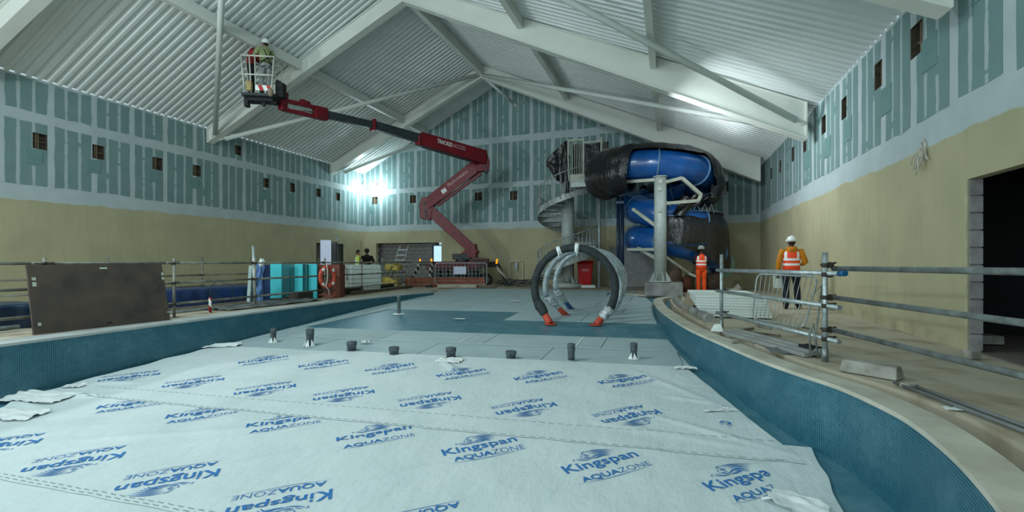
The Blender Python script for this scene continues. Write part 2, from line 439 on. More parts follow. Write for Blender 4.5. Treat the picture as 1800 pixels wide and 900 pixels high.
# pool basin
def arcs(P):
    s = [0]
    for a, b in zip(P, P[1:]): s.append(s[-1]+(b-a).length)
    return s
def poolwall(name, P, top):
    mb = MB(); s = arcs(P); Pw = P
    A = [(p.x, p.y, top) for p in Pw]; B = [(p.x, p.y, min(fz(p.y)-.01, top-.02)) for p in Pw]
    mb.ribbon(A, B, uv=([(s[i], top) for i in range(len(A))], [(s[i], B[i][2]) for i in range(len(A))]), smooth=True)
    return struct(mb.build(name, M['mosaic'], fixn=False))
poolwall('wall_pool_right', CI, -.03); poolwall('wall_pool_left', LI, -.03)
mb = MB()
mb.grid(2, 24, lambda u, v: (-10+12.2*u, -5+23.1*v, fz(-5+23.1*v)-.004), uvf=lambda u, v: (-10+12.2*u, -5+23.1*v), smooth=False)
struct(mb.build('floor_pool', M['mosaic_floor'], fixn=False))
def coping(name, A, B, m):
    mb = MB(); n = len(A)
    a1 = offset(A, -.015 if m is M['coping'] else .015)
    top = .004
    mb.ribbon([(p.x, p.y, top) for p in a1], [(p.x, p.y, top) for p in B])
    mb.ribbon([(p.x, p.y, -.035) for p in a1], [(p.x, p.y, top) for p in a1])
    mb.ribbon([(p.x, p.y, -.035) for p in A], [(p.x, p.y, -.035) for p in a1])
    mb.ribbon([(p.x, p.y, top) for p in B], [(p.x, p.y, -.24) for p in B])
    return struct(mb.build(name, m))
coping('trim_1', CI, CO, M['coping']); coping('trim_2', LI, LO, M['coping_grey'])

# walls with real holes
def wall(name, axis, pos, thick, u0, u1, z1, holes, m=None):
    us = sorted({u0, u1, *[h[0] for h in holes], *[h[1] for h in holes]}); zs = sorted({-.02, z1, *[h[2] for h in holes], *[h[3] for h in holes]})
    mb = MB()
    def P(u, z, d): return (pos+d, u, z) if axis == 'x' else (u, pos+d, z)
    for i in range(len(us)-1):
        # merge vertical runs without holes
        run = None
        for j in range(len(zs)-1):
            cu, cz = (us[i]+us[i+1])/2, (zs[j]+zs[j+1])/2
            hole = any(h[0] < cu < h[1] and h[2] < cz < h[3] for h in holes)
            if not hole:
                a, b, c, d = us[i], us[i+1], zs[j], zs[j+1]
                mb.hexa([P(a,c,0), P(b,c,0), P(b,c,thick), P(a,c,thick), P(a,d,0), P(b,d,0), P(b,d,thick), P(a,d,thick)])
    cut_roof(mb.bm, .02)
    return struct(mb.build(name, m or M['plaster']))
def cut_roof(bm, up):
    for (xa, xb) in ((XL, RX), (RX, XR)):
        a = Vector((xa, 0, roof(xa)+up)); b = Vector((xb, 0, roof(xb-1e-6 if xb == RX else xb)+up))
        if xb == RX: b.z = RZ+up
        t = (b-a).normalized(); nrm = Vector((-t.z, 0, t.x))
        bmesh.ops.bisect_plane(bm, geom=bm.verts[:]+bm.edges[:]+bm.faces[:], plane_co=a, plane_no=nrm, clear_outer=True)
LV = [(7.94,4.63,.33,.45),(9.36,4.64,.33,.44),(11.12,4.63,.34,.44),(12.54,4.65,.32,.42),(14.30,5.84,.3,.4),(15.70,4.70,.32,.42),(17.20,4.72,.32,.42),(18.90,4.72,.34,.42),(20.35,4.71,.34,.42)]
BV = [(-16.35,4.75,.38,.42),(-13.8,4.72,.38,.44),(-9.78,4.68,.4,.44),(-7.78,4.64,.4,.46),(2.23,4.56,.4,.46)]
RV = [(9.03,4.73,.4,.52),(10.46,4.71,.34,.5),(12.27,4.66,.34,.48),(13.74,4.70,.34,.46),(15.5,4.62,.34,.46),(16.9,4.64,.34,.46),(18.7,4.6,.34,.44),(20.3,4.63,.34,.44)]
rect = lambda v: (v[0]-v[2]/2, v[0]+v[2]/2, v[1]-v[3]/2, v[1]+v[3]/2)
LD = (18.75, 20.86, -.02, 2.15); BD = (-16.27, -12.0, -.02, 2.25); RD = (2.6, 7.7, -.02, 2.27)
WL = wall('wall_left', 'x', XL, -.2, YN, YB+.2, 7.2, [rect(v) for v in LV]+[LD])
WB = wall('wall_back', 'y', YB, .2, XL, XR, 11, [rect(v) for v in BV]+[BD])
WR = wall('wall_right', 'x', XR, .14, YN, YB+.2, 7, [rect(v) for v in RV]+[RD])

def vent(par, axis, pos, sgn, v):
    u0, u1, z0, z1 = rect(v)
    P = (lambda u, z, d: (pos+sgn*d, u, z)) if axis == 'x' else (lambda u, z, d: (u, pos+sgn*d, z))
    mb = MB()
    for (a, b, c, d, e, f) in ((u0-.02, u1+.02, z0-.02, z1+.02, -.13, -.15),):
        mb.hexa([P(a,c,e), P(b,c,e), P(b,c,f), P(a,c,f), P(a,d,e), P(b,d,e), P(b,d,f), P(a,d,f)])
    mb.mi = 1
    w = u1-u0
    for q in (.22, .38):
        a, b = u0+w*q, u0+w*(q+.08)
        mb.hexa([P(a,z0,-.04), P(b,z0,-.04), P(b,z0,-.10), P(a,z0,-.10), P(a,z1,-.04), P(b,z1,-.04), P(b,z1,-.10), P(a,z1,-.10)])
    zc = (z0+z1)/2
    mb.hexa([P(u0,zc-.012,-.09), P(u1,zc-.012,-.09), P(u1,zc-.012,-.12), P(u0,zc-.012,-.12), P(u0,zc+.012,-.09), P(u1,zc+.012,-.09), P(u1,zc+.012,-.12), P(u0,zc+.012,-.12)])
    mb.mi = 0  # thin dark lining stands in for the shade inside the opening
    for (a, b, c, d) in ((u0,u0+.008,z0,z1),(u1-.008,u1,z0,z1),(u0,u1,z0,z0+.008),(u0,u1,z1-.008,z1)):
        mb.hexa([P(a,c,-.004), P(b,c,-.004), P(b,c,-.14), P(a,c,-.14), P(a,d,-.004), P(b,d,-.004), P(b,d,-.14), P(a,d,-.14)])
    mb.build('wall_cavity', [M['cavity'], M['timber_batten']], par)
for v in LV: vent(WL, 'x', XL, 1, v)
for v in BV: vent(WB, 'y', YB, -1, v)
for v in RV: vent(WR, 'x', XR, -1, v)

def drywall_board(par, axis, pos, sgn, u0, u1, z0, z1, holes, flip=False):
    us = [u0+(u1-u0)*i/3 for i in range(4)]; zs = [z0+(z1-z0)*i/4 for i in range(5)]
    for h in holes:
        if h[1] > u0 and h[0] < u1 and h[3] > z0 and h[2] < z1:
            us += [max(u0, h[0]), min(u1, h[1])]; zs += [max(z0, h[2]), min(z1, h[3])]
    us = sorted(set(round(x, 4) for x in us)); zs = sorted(set(round(x, 4) for x in zs))
    mb = MB(); jit = {}
    def jp(i, j):
        if (i, j) not in jit:
            a = random.uniform(-.018, .018) if i in (0, len(us)-1) else 0
            b = random.uniform(-.02, .02) if j in (0, len(zs)-1) else 0
            u, z = us[i]+a, zs[j]+b
            jit[i, j] = ((pos+sgn*.004, u, z) if axis == 'x' else (u, pos+sgn*.004, z), ((us[-1]-u) if flip else (u-us[0]), z))
        return jit[i, j]
    for i in range(len(us)-1):
        for j in range(len(zs)-1):
            cu, cz = (us[i]+us[i+1])/2, (zs[j]+zs[j+1])/2
            if any(h[0] < cu < h[1] and h[2] < cz < h[3] for h in holes): continue
            q = [jp(i, j), jp(i+1, j), jp(i+1, j+1), jp(i, j+1)]
            mb.face([a[0] for a in q], [a[1] for a in q])
    if axis == 'y' and z1 > 6: cut_roof(mb.bm, -.05)
    if not mb.bm.faces: mb.bm.free(); return
    mb.build('plasterboard', M['drywall'], par)
def patch(par, axis, pos, sgn, u, z, w, h):
    mb = MB(); c = (pos+sgn*.009, u, z) if axis == 'x' else (u, pos+sgn*.009, z)
    mb.box(c, (.013, w, h) if axis == 'x' else (w, .013, h))
    mb.build('cover_patch', M['drypatch'], par)
hl = [rect(v) for v in LV]
u = 7.11-1.065*7
while u < YB-.3:
    a, b = u+.085, min(u+1.065-.075, YB-.05)
    drywall_board(WL, 'x', XL, 1, a, b, 3.34+random.uniform(-.03,.03), 5.13, hl, True)
    drywall_board(WL, 'x', XL, 1, a, b, 5.43, 6.33, hl, True)
    u += 1.065
for v in LV[:4]+LV[5:7]: patch(WL, 'x', XL, 1, v[0]-.14, 4.17, .36, .42)
hb = [rect(v) for v in BV]
u = -8.73-1.13*7.4
u = XL+.03
while u < XR-.2:
    a, b = u+.1, min(u+1.14-.1, XR-.06)
    drywall_board(WB, 'y', YB, -1, a, b, 3.28, 5.1+random.uniform(-.03,.03), hb)
    drywall_board(WB, 'y', YB, -1, a, b, 5.36, 7.42+random.uniform(-.04,.04), hb)
    drywall_board(WB, 'y', YB, -1, a, b, 7.78, 11, hb)
    u += 1.14
for v in BV[:4]: patch(WB, 'y', YB, -1, v[0]-.2, 4.2, .34, .4)
hr = [rect(v) for v in RV]
u = 7.0-1.115*5
while u < YB-.3:
    a, b = u+.0, min(u+1.115-.22, YB-.05)
    drywall_board(WR, 'x', XR, -1, a, b, 3.38+random.uniform(-.03,.03), 5.33, hr)
    u += 1.115
for y_, z_ in ((7.3,4.75),(8.62,4.35),(10.1,4.12),(12.0,4.1),(13.4,4.05),(15.2,4.1)): patch(WR, 'x', XR, -1, y_, z_, .44, .5)
# loose fixing wire on the right wall
mb = MB()
for k in range(9):
    a = random.uniform(-1, 1)
    mb.tube([(XR-.02-.015*k, 8.72+.05*math.cos(k*1.7)+(.10+.02*(k % 3))*math.cos(j*.9)*(.5 if k % 2 else .8), 2.92-.03*k+.16*math.sin(j*.9+k*.8)) for j in range(6)], .008, 5)
tag(mb.build('wire_tangle', M['whitecord'], loc=(XR-.03,8.72,2.9)), 'pale tangle of wire sticking out high on the right sand-coloured wall', 'wire')

# door openings
mb = MB(); mb.box((XL-.17, 19.8, 1.06), (.04, 2.1, 2.16)); d1 = struct(mb.build('door_1', mat('grey_brown_door', (96,94,86), .6), loc=(XL-.17,19.8,0)))
mb = MB()
for yy in (18.79, 19.8, 20.82): mb.box((XL-.11, yy, 1.06), (.1, .07, 2.14))
mb.box((XL-.11, 19.8, 2.11), (.1, 2.0, .07)); mb.build('door_frame', M['dark'], d1)
mb = MB(); mb.cyl((XL-.14, 19.66, 1.02), (XL-.07, 19.66, 1.02), .02); mb.cyl((XL-.08, 19.66, 1.02), (XL-.08, 19.52, 1.02), .014); mb.build('door_handle', M['galv_bright'], d1)
# blockwork room behind the back opening, every block its own piece
room = MB(); room.box((-14.3, YB+.2+.9, -.01), (5.4, 1.8, .02)); room.box((-14.3, YB+1.1, 2.6), (5.4, 1.8, .1)); room.box((-16.9, YB+1.1, 1.3), (.1, 1.8, 2.6)); room.box((-11.7, YB+1.1, 1.3), (.1, 1.8, 2.6))
rm = struct(room.build('wall_recess', M['block']))
bw, bh = .44, .225; blk = None
for r in range(11):
    x = -16.5-(.22 if r % 2 else 0); 
    while x < -12.75:
        mb0 = None
        x1 = min(x+bw-.012, -12.72)
        if x1-x > .1:
            if blk is None or abs(x1-x-(bw-.012)) > .02:
                mb = MB(); mb.box((x+(x1-x)/2, YB+.75, r*bh+bh/2), (x1-x, .1, bh-.014)); o = mb.build('block', M['block'], rm, loc=(x+(x1-x)/2, YB+.75, r*bh+bh/2))
                if abs(x1-x-(bw-.012)) <= .02: blk = o
            else:
                o = blk.copy(); COL.objects.link(o); o.location = (x+(x1-x)/2, YB+.75+random.uniform(-.004,.004), r*bh+bh/2)
        x += bw
mb = MB(); mb.box((-14.6, YB+.82, 1.24), (4.0, .06, 2.5)); mb.build('mortar_bed', mat('mortar', (84,84,82), .95), rm)
W1 = thing('window_1', '', 'window', (-12.34, YB+.3, 0)); W1['kind'] = 'structure'; del W1['label'], W1['category']
mb = MB()
for x in (-12.68, -12.02): mb.box((x, YB+.3, 1.07), (.07, .1, 2.14))
for z in (.62, 2.1): mb.box((-12.35, YB+.3, z), (.6, .1, .06))
mb.box((-12.35, YB+.3, .3), (.6, .06, .6))
mb.build('window_frame', M['dark'], W1)
mb = MB(); mb.box((-12.35, YB+.32, 1.36), (.6, .02, 1.44)); mb.build('pane', M['window_glow'], W1)

# side room behind the right opening, its shade put into wall and floor colours
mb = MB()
mb.box((7.0, 5.0, -.03), (6.4, 9.4, .04)); struct(mb.build('floor_side_room', mat('dusty_shade_floor', (120,112,104), .9)))
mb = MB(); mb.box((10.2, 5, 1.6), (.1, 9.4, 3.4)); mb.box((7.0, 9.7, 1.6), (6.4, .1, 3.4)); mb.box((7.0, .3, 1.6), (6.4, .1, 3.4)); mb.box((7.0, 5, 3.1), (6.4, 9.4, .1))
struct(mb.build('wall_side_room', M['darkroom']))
jw = struct((lambda m: (m.box((XR+.13+.07, 7.95, 2.42), (.14, .5, .24)), m.build('trim_3', M['block']))[1])(MB()))
for r in range(10):
    mb = MB(); mb.box((XR+.018+.07, 7.90+random.uniform(-.004,.004), .228*r+.112), (.14, .44, .212))
    mb.build('block', M['block'], jw, bevel=.006)
mb = MB(); mb.box((XR+.015+.07, 7.91, 1.14), (.12, .43, 2.28)); mb.build('mortar_bed', mat('mortar_pale', (120,120,118), .95), jw)
mb = MB(); mb.box((XR-.008, 7.7, 1.14), (.02, .02, 2.27)); struct(mb.build('trim_4', mat('pale_edge_bead', (196,192,160), .6)))

# ceiling: corrugated decking, ribs running up the slope
def decking(name, xa, xb):
    mb = MB(); prof = []; y = YN
    while y < YB+.1:
        prof += [(y, 0), (y+.085, 0), (y+.115, .06), (y+.2, .06), (y+.23, 0)][:4] if False else [(y, 0), (y+.08, 0), (y+.11, .072), (y+.2, .072)]
        y += .23
    za, zb = roof(xa+1e-6) if xa != RX else RZ, (RZ if xb == RX else roof(xb))
    mb.ribbon([(xa, y, za+d) for y, d in prof], [(xb, y, zb+d) for y, d in prof], smooth=False)
    return struct(mb.build(name, M['corrugated'], fixn=False))
decking('ceiling_left', XL, RX); decking('ceiling_right', RX, XR)

# rafters (three steel frames), each half a beam of its own
FY = (6.85, 13.55, 20.35)
SKEW = .062
def rafter(y, side, label):
    t = .3; sk = lambda x: y+SKEW*(x-RX)
    if side < 0: P = [(XL+.05, 5.82), (XL+.05, roof(XL+.05)-.03), (RX, RZ-.03), (RX, 10.02)]
    else: P = [(3.42, 4.47), (3.42, roof(3.42)-.03), (RX, RZ-.03), (RX, 10.02)]
    mb = MB(); mb.prism([(x, sk(x)-t/2+.06, z) for x, z in P], (0, t-.12, 0))
    a, b = P[0], P[3]
    r = thing('roof_rafter', label, 'beam', ((a[0]+b[0])/2, sk((a[0]+b[0])/2), (a[1]+b[1])/2), 'steel roof rafters')
    mb.build('web', M['white_steel'], r)
    mb = MB(); mb.beam((a[0], sk(a[0]), a[1]), (b[0], y, b[1]), t, .035); mb.build('bottom_flange', M['white_steel'], r)
    mb = MB(); mb.beam((P[1][0], sk(P[1][0]), P[1][1]-.02), (P[2][0], y, P[2][1]-.02), t, .03); mb.build('top_flange', M['white_steel'], r)
    mb = MB(); mb.box((a[0]+(.02 if side < 0 else -.0), sk(a[0]), (P[0][1]+P[1][1])/2), (.04, t, P[1][1]-P[0][1])); mb.build('end_plate', M['white_steel'], r)
    return r
names = {(0,-1): 'white steel rafter at the top left corner, nearest left slope', (0,1): 'white steel rafter end at the top right edge above the wall opening',
         (1,-1): 'white steel rafter passing behind the raised work basket on the left slope', (1,1): 'long white steel rafter crossing the middle of the right slope',
         (2,-1): 'farthest left white rafter rising behind the red boom', (2,1): 'farthest right white rafter just above the black wrapped slide'}
for i, y in enumerate(FY):
    for sd in (-1, 1): rafter(y, sd, names[i, sd])
def purlin(x, y0, y1, label, w=.17, h=.34):
    mb = MB(); z = roof(x)-h/2-.03
    s_ = SKEW*(x-RX); y0 += s_; y1 = min(y1+s_, YB+.1); mb.box((x, (y0+y1)/2, z), (w, y1-y0-.22, h))
    tag(mb.build('roof_purlin', M['white_steel'], loc=(x, (y0+y1)/2, z)), label, 'beam', 'roof purlins between rafters')
bay = ('nearest bay, between the first and second rafters', 'middle bay, between the second and third rafters')
for i in range(2):
    for x, nm in ((-12.8, 'on the left slope'), (-8.6, 'along the ridge'), (-4.5, 'upper one on the right slope'), (-.5, 'lower one on the right slope')):
        purlin(x, FY[i], FY[i+1], 'white purlin %s, %s' % (nm, bay[i]), *((.2, .5) if x == -8.6 else ()))
purlin(-12.8, 20.35, 22.85, 'short white purlin by the back wall on the left slope'); purlin(-4.5, 20.35, 22.6, 'short white purlin by the back wall on the right slope')
def brace(a, b, label, r=.085):
    mb = MB(); mb.cyl(a, b, r, 14)
    o = thing('brace_tube', label, 'tube', a, 'round roof brace tubes')
    mb.build('tube', M['white_tube'], o)
    d = (Vector(b)-Vector(a)).normalized(); mb = MB()
    for p, s in ((Vector(a), -1), (Vector(b), 1)): mb.beam(p-d*.05*s, p+d*.22*s, .2, .03)
    mb.build('gusset_plate', M['white_steel'], o)
brace((-16.55,12.85,6.1), (-8.75,7.1,10.15), 'round white brace tube that looks vertical, left of the work basket')
brace((-16.55,13.25,6.0), (-8.75,20.1,10.1), 'long round white brace tube crossing behind the boom to the ridge')
brace((-8.45,7.1,10.15), (3.15,14.0,4.95), 'nearest round white brace tube slanting down the right slope')
brace((-8.45,20.1,10.05), (3.15,14.5,4.85), 'far round white brace tube crossing the right slope above the slide')
brace((-16.5,20.1,5.95), (-13.1,22.35,7.85), 'short round white brace tube at the far left corner above the lamp')
brace((-8.45,20.5,10.0), (-7.7,22.35,9.35), 'short white strut at the ridge by the back gable', .07)

# site lamps at the back-left corner
for p, r, nm in (((-16.06,22.25,5.37), .17, 'bright glaring floodlight on the back wall by the left corner'), ((-16.90,22.02,5.51), .1, 'small bright lamp on the left wall beside the back corner')):
    t = thing('floodlight', nm, 'lamp', p)
    mb = MB(); mb.ball(p, r); mb.build('bulb', M['lamp'], t)
    mb = MB(); mb.cyl((p[0], p[1]+.02, p[2]+r*.8), (p[0], p[1]+.25, p[2]+r+.25), .02); mb.build('bracket', M['dark'], t)
    l = bpy.data.lights.new('flood_bulb', 'POINT'); l.energy = 60 if r > .12 else 12; l.color = (.72,.95,1); l.shadow_soft_size = .2
    o = bpy.data.objects.new('flood_bulb', l); COL.objects.link(o); o.location = (p[0]+.1, p[1]-.35, p[2])

# ================================================================== POOL FLOOR COVERINGS
SL = .093
def line(y0, x): return y0+SL*x
board_label = {}
def floor_board(P, name='protection_board', m=None):
    mb = MB(); top = [(x, y, fz(y)+.012) for x, y in P]
    mb.prism(top, (0, 0, -.011)); return mb
rows = [(8.0, 9.07, -99, 99, 'first row behind printed sheet'), (9.07, 10.13, -99, 99, 'second row before tile strip'),
        (11.87, 13.2, -4.2, 99, 'short row beside the hoops'), (13.2, 14.4, -99, 99, 'first row behind tile strip'),
        (14.4, 15.6, -99, 99, 'row near the tall capped pipe'), (15.6, 16.8, -99, 99, 'row by the pool wall end'), (16.8, 18.0, -99, 99, 'second row from the far edge'), (18.0, 19.15, -99, 99, 'farthest row')]
for ri, (ya, yb, xa, xb, desc) in enumerate(rows):
    x = -9.6+(1.1 if ri % 2 else .2)-2.4; k = 0
    while x < 1:
        x0, x1 = x+.008, x+2.4-.008
        def lim(x, y):
            l = xat(LI, y)+.06 if y < 15.7 else -9.1
            r = xat(CI, y)-.06 if y < 15.7 else (-.62 if y < 16.7 else (-.62-(y-16.7)*1.3 if y < 18.05 else -1.3))
            return max(l, xa if xa > -50 else l), min(r, 99)
        pts = []
        c = []
        for (xx, y0, s) in ((x0, ya, 0), (x1, ya, 0), (x1, yb-.015, 1), (x0, yb-.015, 1)):
            y = line(y0, xx); l, r = lim(xx, y); xc = min(max(xx, l), r); c.append((xc, line(y0, xc)))
        if abs(c[1][0]-c[0][0]) > .12 or abs(c[2][0]-c[3][0]) > .12:
            mb = floor_board(c); cx = sum(p[0] for p in c)/4; cy = sum(p[1] for p in c)/4
            o = mb.build('protection_board', M['floorboard'], loc=(cx, cy, fz(cy)))
            k += 1
            tag(o, 'grey-white floor board, %s, %s from left' % (desc, ('first','second','third','fourth','fifth','sixth')[min(k-1, 5)]), 'board', 'protection boards on the pool floor')
        x += 2.4
mb = floor_board([(-9.1, 9.3), (-8.85, 9.3), (-8.4, 12.4), (-9.2, 12.4)])
tag(mb.build('protection_board', M['floorboard'], loc=(-8.9,10.8,fz(10.8))), 'narrow grey-white board between the left pool wall and bare tile strip', 'board', 'protection boards on the pool floor')
def tape(x0, x1, y0, label, w=.05, vert=None):
    mb = MB(); N = 24
    if vert is None:
        A = [(x0+(x1-x0)*i/N, line(y0, x0+(x1-x0)*i/N)+.01*noise.noise((i*.3, y0, 0))) for i in range(N+1)]
        mb.ribbon([(x, y-w/2, fz(y)+.018) for x, y in A], [(x, y+w/2, fz(y)+.018) for x, y in A])
    else:
        mb.ribbon([(vert-w/2, line(y0, vert), fz(line(y0, vert))+.018), (vert-w/2, line(y0+1, vert), fz(line(y0+1, vert))+.018)], [(vert+w/2, line(y0, vert), fz(line(y0, vert))+.018), (vert+w/2, line(y0+1, vert), fz(line(y0+1, vert))+.018)])
    tag(mb.build('tape_strip', M['tape'], loc=((x0+x1)/2, y0, fz(y0))), label, 'tape')
tape(-9.0, -.05, 9.07, 'long white tape line across the floor boards behind the pipe stubs')
tape(-6.3, .15, 8.03, 'long white tape line along the far edge of the printed sheet', .06)
for vx, nm in ((-6.6, 'left'), (-4.22, 'middle'), (-1.8, 'right')): tape(0, 0, 9.07, 'short white tape over a board joint, %s of the three' % nm, .03, vx)

# printed sheets: three rolls
FOLDS = [((-4.8,2.6),(-2.3,5.2),.018,.05),((-3.6,2.4),(-1.2,4.9),.02,.06),((-5.6,5.2),(-4.0,7.3),.016,.05),((-2.4,5.4),(-1.2,7.4),.016,.05),((-.5,5.9),(1.1,5.15),.028,.03),((-.9,5.4),(1.2,5.1),.014,.05),
         ((-.6,7.6),(.6,6.3),.018,.06),((.5,6.4),(-.1,6.5),.03,.03),((-6.8,3.0),(-4.2,4.3),.012,.07),((-2.0,2.4),(-.6,3.4),.02,.05),((-8.6,4.0),(-7.7,4.35),.04,.04),((-8.9,3.7),(-8.0,3.75),.05,.05),((-8.7,4.6),(-7.9,4.9),.025,.05),((-3.9,7.3),(-3.2,6.7),.03,.05),((.2,4.5),(1.1,5.0),.018,.05),((.55,3.6),(1.2,4.3),.02,.05)]
def wr(x, y):
    h = .008*noise.noise((x*1.3, y*1.7, 0))+.004*noise.noise((x*3.1+y*2, y*3.3-x*1.5, 4))
    for a, b, amp, wd in FOLDS:
        ax, ay = a; dx, dy = b[0]-ax, b[1]-ay; L = math.hypot(dx, dy); t = ((x-ax)*dx+(y-ay)*dy)/(L*L)
        if -.1 < t < 1.1:
            d = abs((x-ax)*dy-(y-ay)*dx)/L
            h += amp*math.exp(-(d/wd)**2)*max(0, math.sin(PI*min(1, max(0, (t+.1)/1.2))))
    return h
def hS(x, y, off): return fz(y)+off+wr(x, y)
def roll(name, ylo, yhi, xl, xr, off, nu, nv, label):
    # ylo, yhi: lines; xl, xr: functions of v in 0..1
    mb = MB()
    def fn(u, v):
        x = xl(v)+(xr(v)-xl(v))*u
        y = ylo(x)+(yhi(x)-ylo(x))*v+.012*noise.noise((x*2, v*9, 1))*(1 if v in (0, 1) else 0)
        e = 0
        if u > .97: e = .012*max(0, noise.noise((y*3, 2, 0)))
        return (x, y, hS(x, y, off)+e)
    mb.grid(nu, nv, fn)
    o = mb.build(name, M['sheet'], loc=(-4, ylo(-4), fz(ylo(-4))))
    return tag(o, label, 'sheet')
S2 = roll('printed_sheet', lambda x: 4.87+.08*x, lambda x: 7.99+.098*x, lambda v: -8.93-.17*v+.12*noise.noise((v*7,0,3)), lambda v: 1.2-1.0*v+.03*noise.noise((v*5,3,0)), .034, 210, 68,
          'far white sheet with blue printed lettering, up to the row of capped pipes')
S1 = roll('printed_sheet', lambda x: 2.85+.06*x, lambda x: 5.27+.085*x, lambda v: -8.55-.15*v+.25*noise.noise((v*5,1,3)), lambda v: 1.18+.16*v+.03*noise.noise((v*6,5,0)), .026, 210, 54,
          'middle white sheet with blue printed lettering and the widest upright logos')
S3 = roll('printed_sheet', lambda x: -1.0, lambda x: 3.0+.06*x, lambda v: -8.7, lambda v: .75+.4*v, .018, 120, 44,
          'nearest white sheet at the bottom edge below the stitched seam')

# logo artwork in local units: width of the big word = 1
def text_mesh(body, width, x0, y0, bold=0, shear=0, cap=None, sp=1.0):
    cu = bpy.data.curves.new('lettering', 'FONT'); cu.body = body; cu.offset = bold; cu.shear = shear; cu.space_character = sp; cu.resolution_u = 3
    ob = bpy.data.objects.new('lettering', cu); COL.objects.link(ob)
    dg = bpy.context.evaluated_depsgraph_get(); me = bpy.data.meshes.new_from_object(ob.evaluated_get(dg))
    xs = [v.co.x for v in me.vertices]; mn, mx = min(xs), max(xs); k = width/(mx-mn)
    H = max(v.co.y for v in me.vertices) if cap else 1
    ky = cap/H if cap else k
    tris = [[(x0+(me.vertices[i].co.x-mn)*k, y0+me.vertices[i].co.y*ky) for i in p.vertices] for p in me.polygons]
    bpy.data.objects.remove(ob); bpy.data.meshes.remove(me); bpy.data.curves.remove(cu)
    return tris
def stroke(P, w):
    n = len(P); A = []; B = []
    for i, p in enumerate(P):
        t = Vector(P[min(i+1, n-1)])-Vector(P[max(i-1, 0)]); t = t.normalized() if t.length else Vector((1, 0)); q = w*math.sin(PI*(i+.35)/(n-.3)) if n > 2 else w
        A.append((p[0]-t.y*q/2, p[1]+t.x*q/2)); B.append((p[0]+t.y*q/2, p[1]-t.x*q/2))
    return [[A[i], A[i+1], B[i+1], B[i]] for i in range(n-1)]
def arc(a, c, b, n=8):
    return [tuple((1-t)**2*a[i]+2*t*(1-t)*c[i]+t*t*b[i] for i in (0, 1)) for t in [j/n for j in range(n+1)]]
ART = []; 
ART += text_mesh('Kingspan', 1.0, 0, 0, .014, cap=.168)
ART += text_mesh('AQUA', .50, .075, -.235, .020, cap=.095)
ART += text_mesh('ZONE', .43, .575, -.235, -.012, cap=.095)
ART += stroke(arc((-.01,-.25), (.5,-.30), (1.05,-.235), 14), .009)
# lion's head and swept mane
for j in range(6):
    y0 = .375-.030*j; ART += stroke(arc((.44+.016*j, y0-.015), (.60+.01*j, y0+.03-.008*j), (.82-.03*j, y0-.11+.006*j), 7), .015)
ART += stroke(arc((.38,.335), (.41,.375), (.47,.378)), .014); ART += stroke(arc((.355,.30), (.335,.275), (.345,.255), 5), .014)
ART += stroke(arc((.36,.315), (.40,.335), (.44,.30), 5), .012); ART += stroke(arc((.37,.275), (.41,.30), (.46,.265), 5), .014)
ART += stroke(arc((.345,.25), (.39,.225), (.45,.245), 5), .012); ART += stroke(arc((.35,.23), (.42,.19), (.52,.225), 6), .013)
ART += stroke(arc((.24,.235), (.33,.17), (.46,.185), 7), .014); ART += stroke(arc((.22,.215), (.205,.25), (.245,.25), 5), .014)
ART += stroke(arc((.26,.25), (.33,.235), (.345,.20), 5), .010); ART += stroke(arc((.44,.185), (.53,.18), (.64,.20), 6), .02)
ART += stroke(arc((.46,.22), (.53,.25), (.62,.215), 6), .014); ART += stroke(arc((.40,.27), (.42,.262), (.44,.272), 4), .012)
def art_mesh():
    bm = bmesh.new()
    for p in ART:
        vs = [bm.verts.new((x, y, 0)) for x, y in p]
        try: bm.faces.new(vs)
        except ValueError: pass
    for ax in (0, 1):
        lo, hi = (-.05, 1.1) if ax == 0 else (-.35, .45)
        c = lo
        while c < hi:
            no = (1,0,0) if ax == 0 else (0,1,0); co = (c,0,0) if ax == 0 else (0,c,0)
            bmesh.ops.bisect_plane(bm, geom=bm.verts[:]+bm.edges[:]+bm.faces[:], plane_co=co, plane_no=no); c += .075
    me = bpy.data.meshes.new('logo_art'); bm.to_mesh(me); bm.free(); return me
ART_ME = art_mesh()
def place_logo(par, K, ang, off, L=.81, cut=None):
    me = ART_ME.copy(); a = math.radians(ang); ca, sa = math.cos(a)*L, math.sin(a)*L; base = wl(par); fl = []
    for v in me.vertices:
        x = K[0]+v.co.x*ca-v.co.y*sa; y = K[1]+v.co.x*sa+v.co.y*ca
        v.co = Vector((x, y, hS(x, y, off)+.005))-base
    me.materials.append(M['ink'])
    if cut is not None:
        bm = bmesh.new(); bm.from_mesh(me)
        bad = [f for f in bm.faces if not cut((f.calc_center_median()+base))]
        bmesh.ops.delete(bm, geom=bad, context='FACES'); bm.to_mesh(me); bm.free()
    o = bpy.data.objects.new('printed_logo', me); COL.objects.link(o); o.parent = par
s1top = lambda p: p.y < 4.87+.08*p.x-.01 and p.x < 1.2
for K, a in (((-7.25,3.93),44),((-5.98,3.97),43),((-4.73,4.05),42),((-3.43,4.06),42),((-2.165,4.125),41.5),((-.906,4.147),41.4),((.332,4.222),40)):
    place_logo(S1, K, a, .026, cut=(lambda p: s1top(p) and p.x < .83) if K[0] > 0 else s1top)
for K, a in ((( -8.1,3.1),-137),((-6.74,3.16),-138),((-5.416,3.21),-138.8),((-4.11,3.247),-141),((-2.8,3.266),-143),((-1.5,3.33),-142),((-.2,3.42),-141)):
    place_logo(S1, K, a, .026, cut=lambda p: p.y > 2.87+.06*p.x)
for K, a in (((-7.36,6.15),48),((-6.06,6.23),47),((-4.754,6.326),45.8),((-3.463,6.409),43.7),((-2.221,6.586),42.7),((-.959,6.754),41.5)):
    place_logo(S2, K, a, .034, cut=lambda p: p.y < 7.95+.098*p.x)
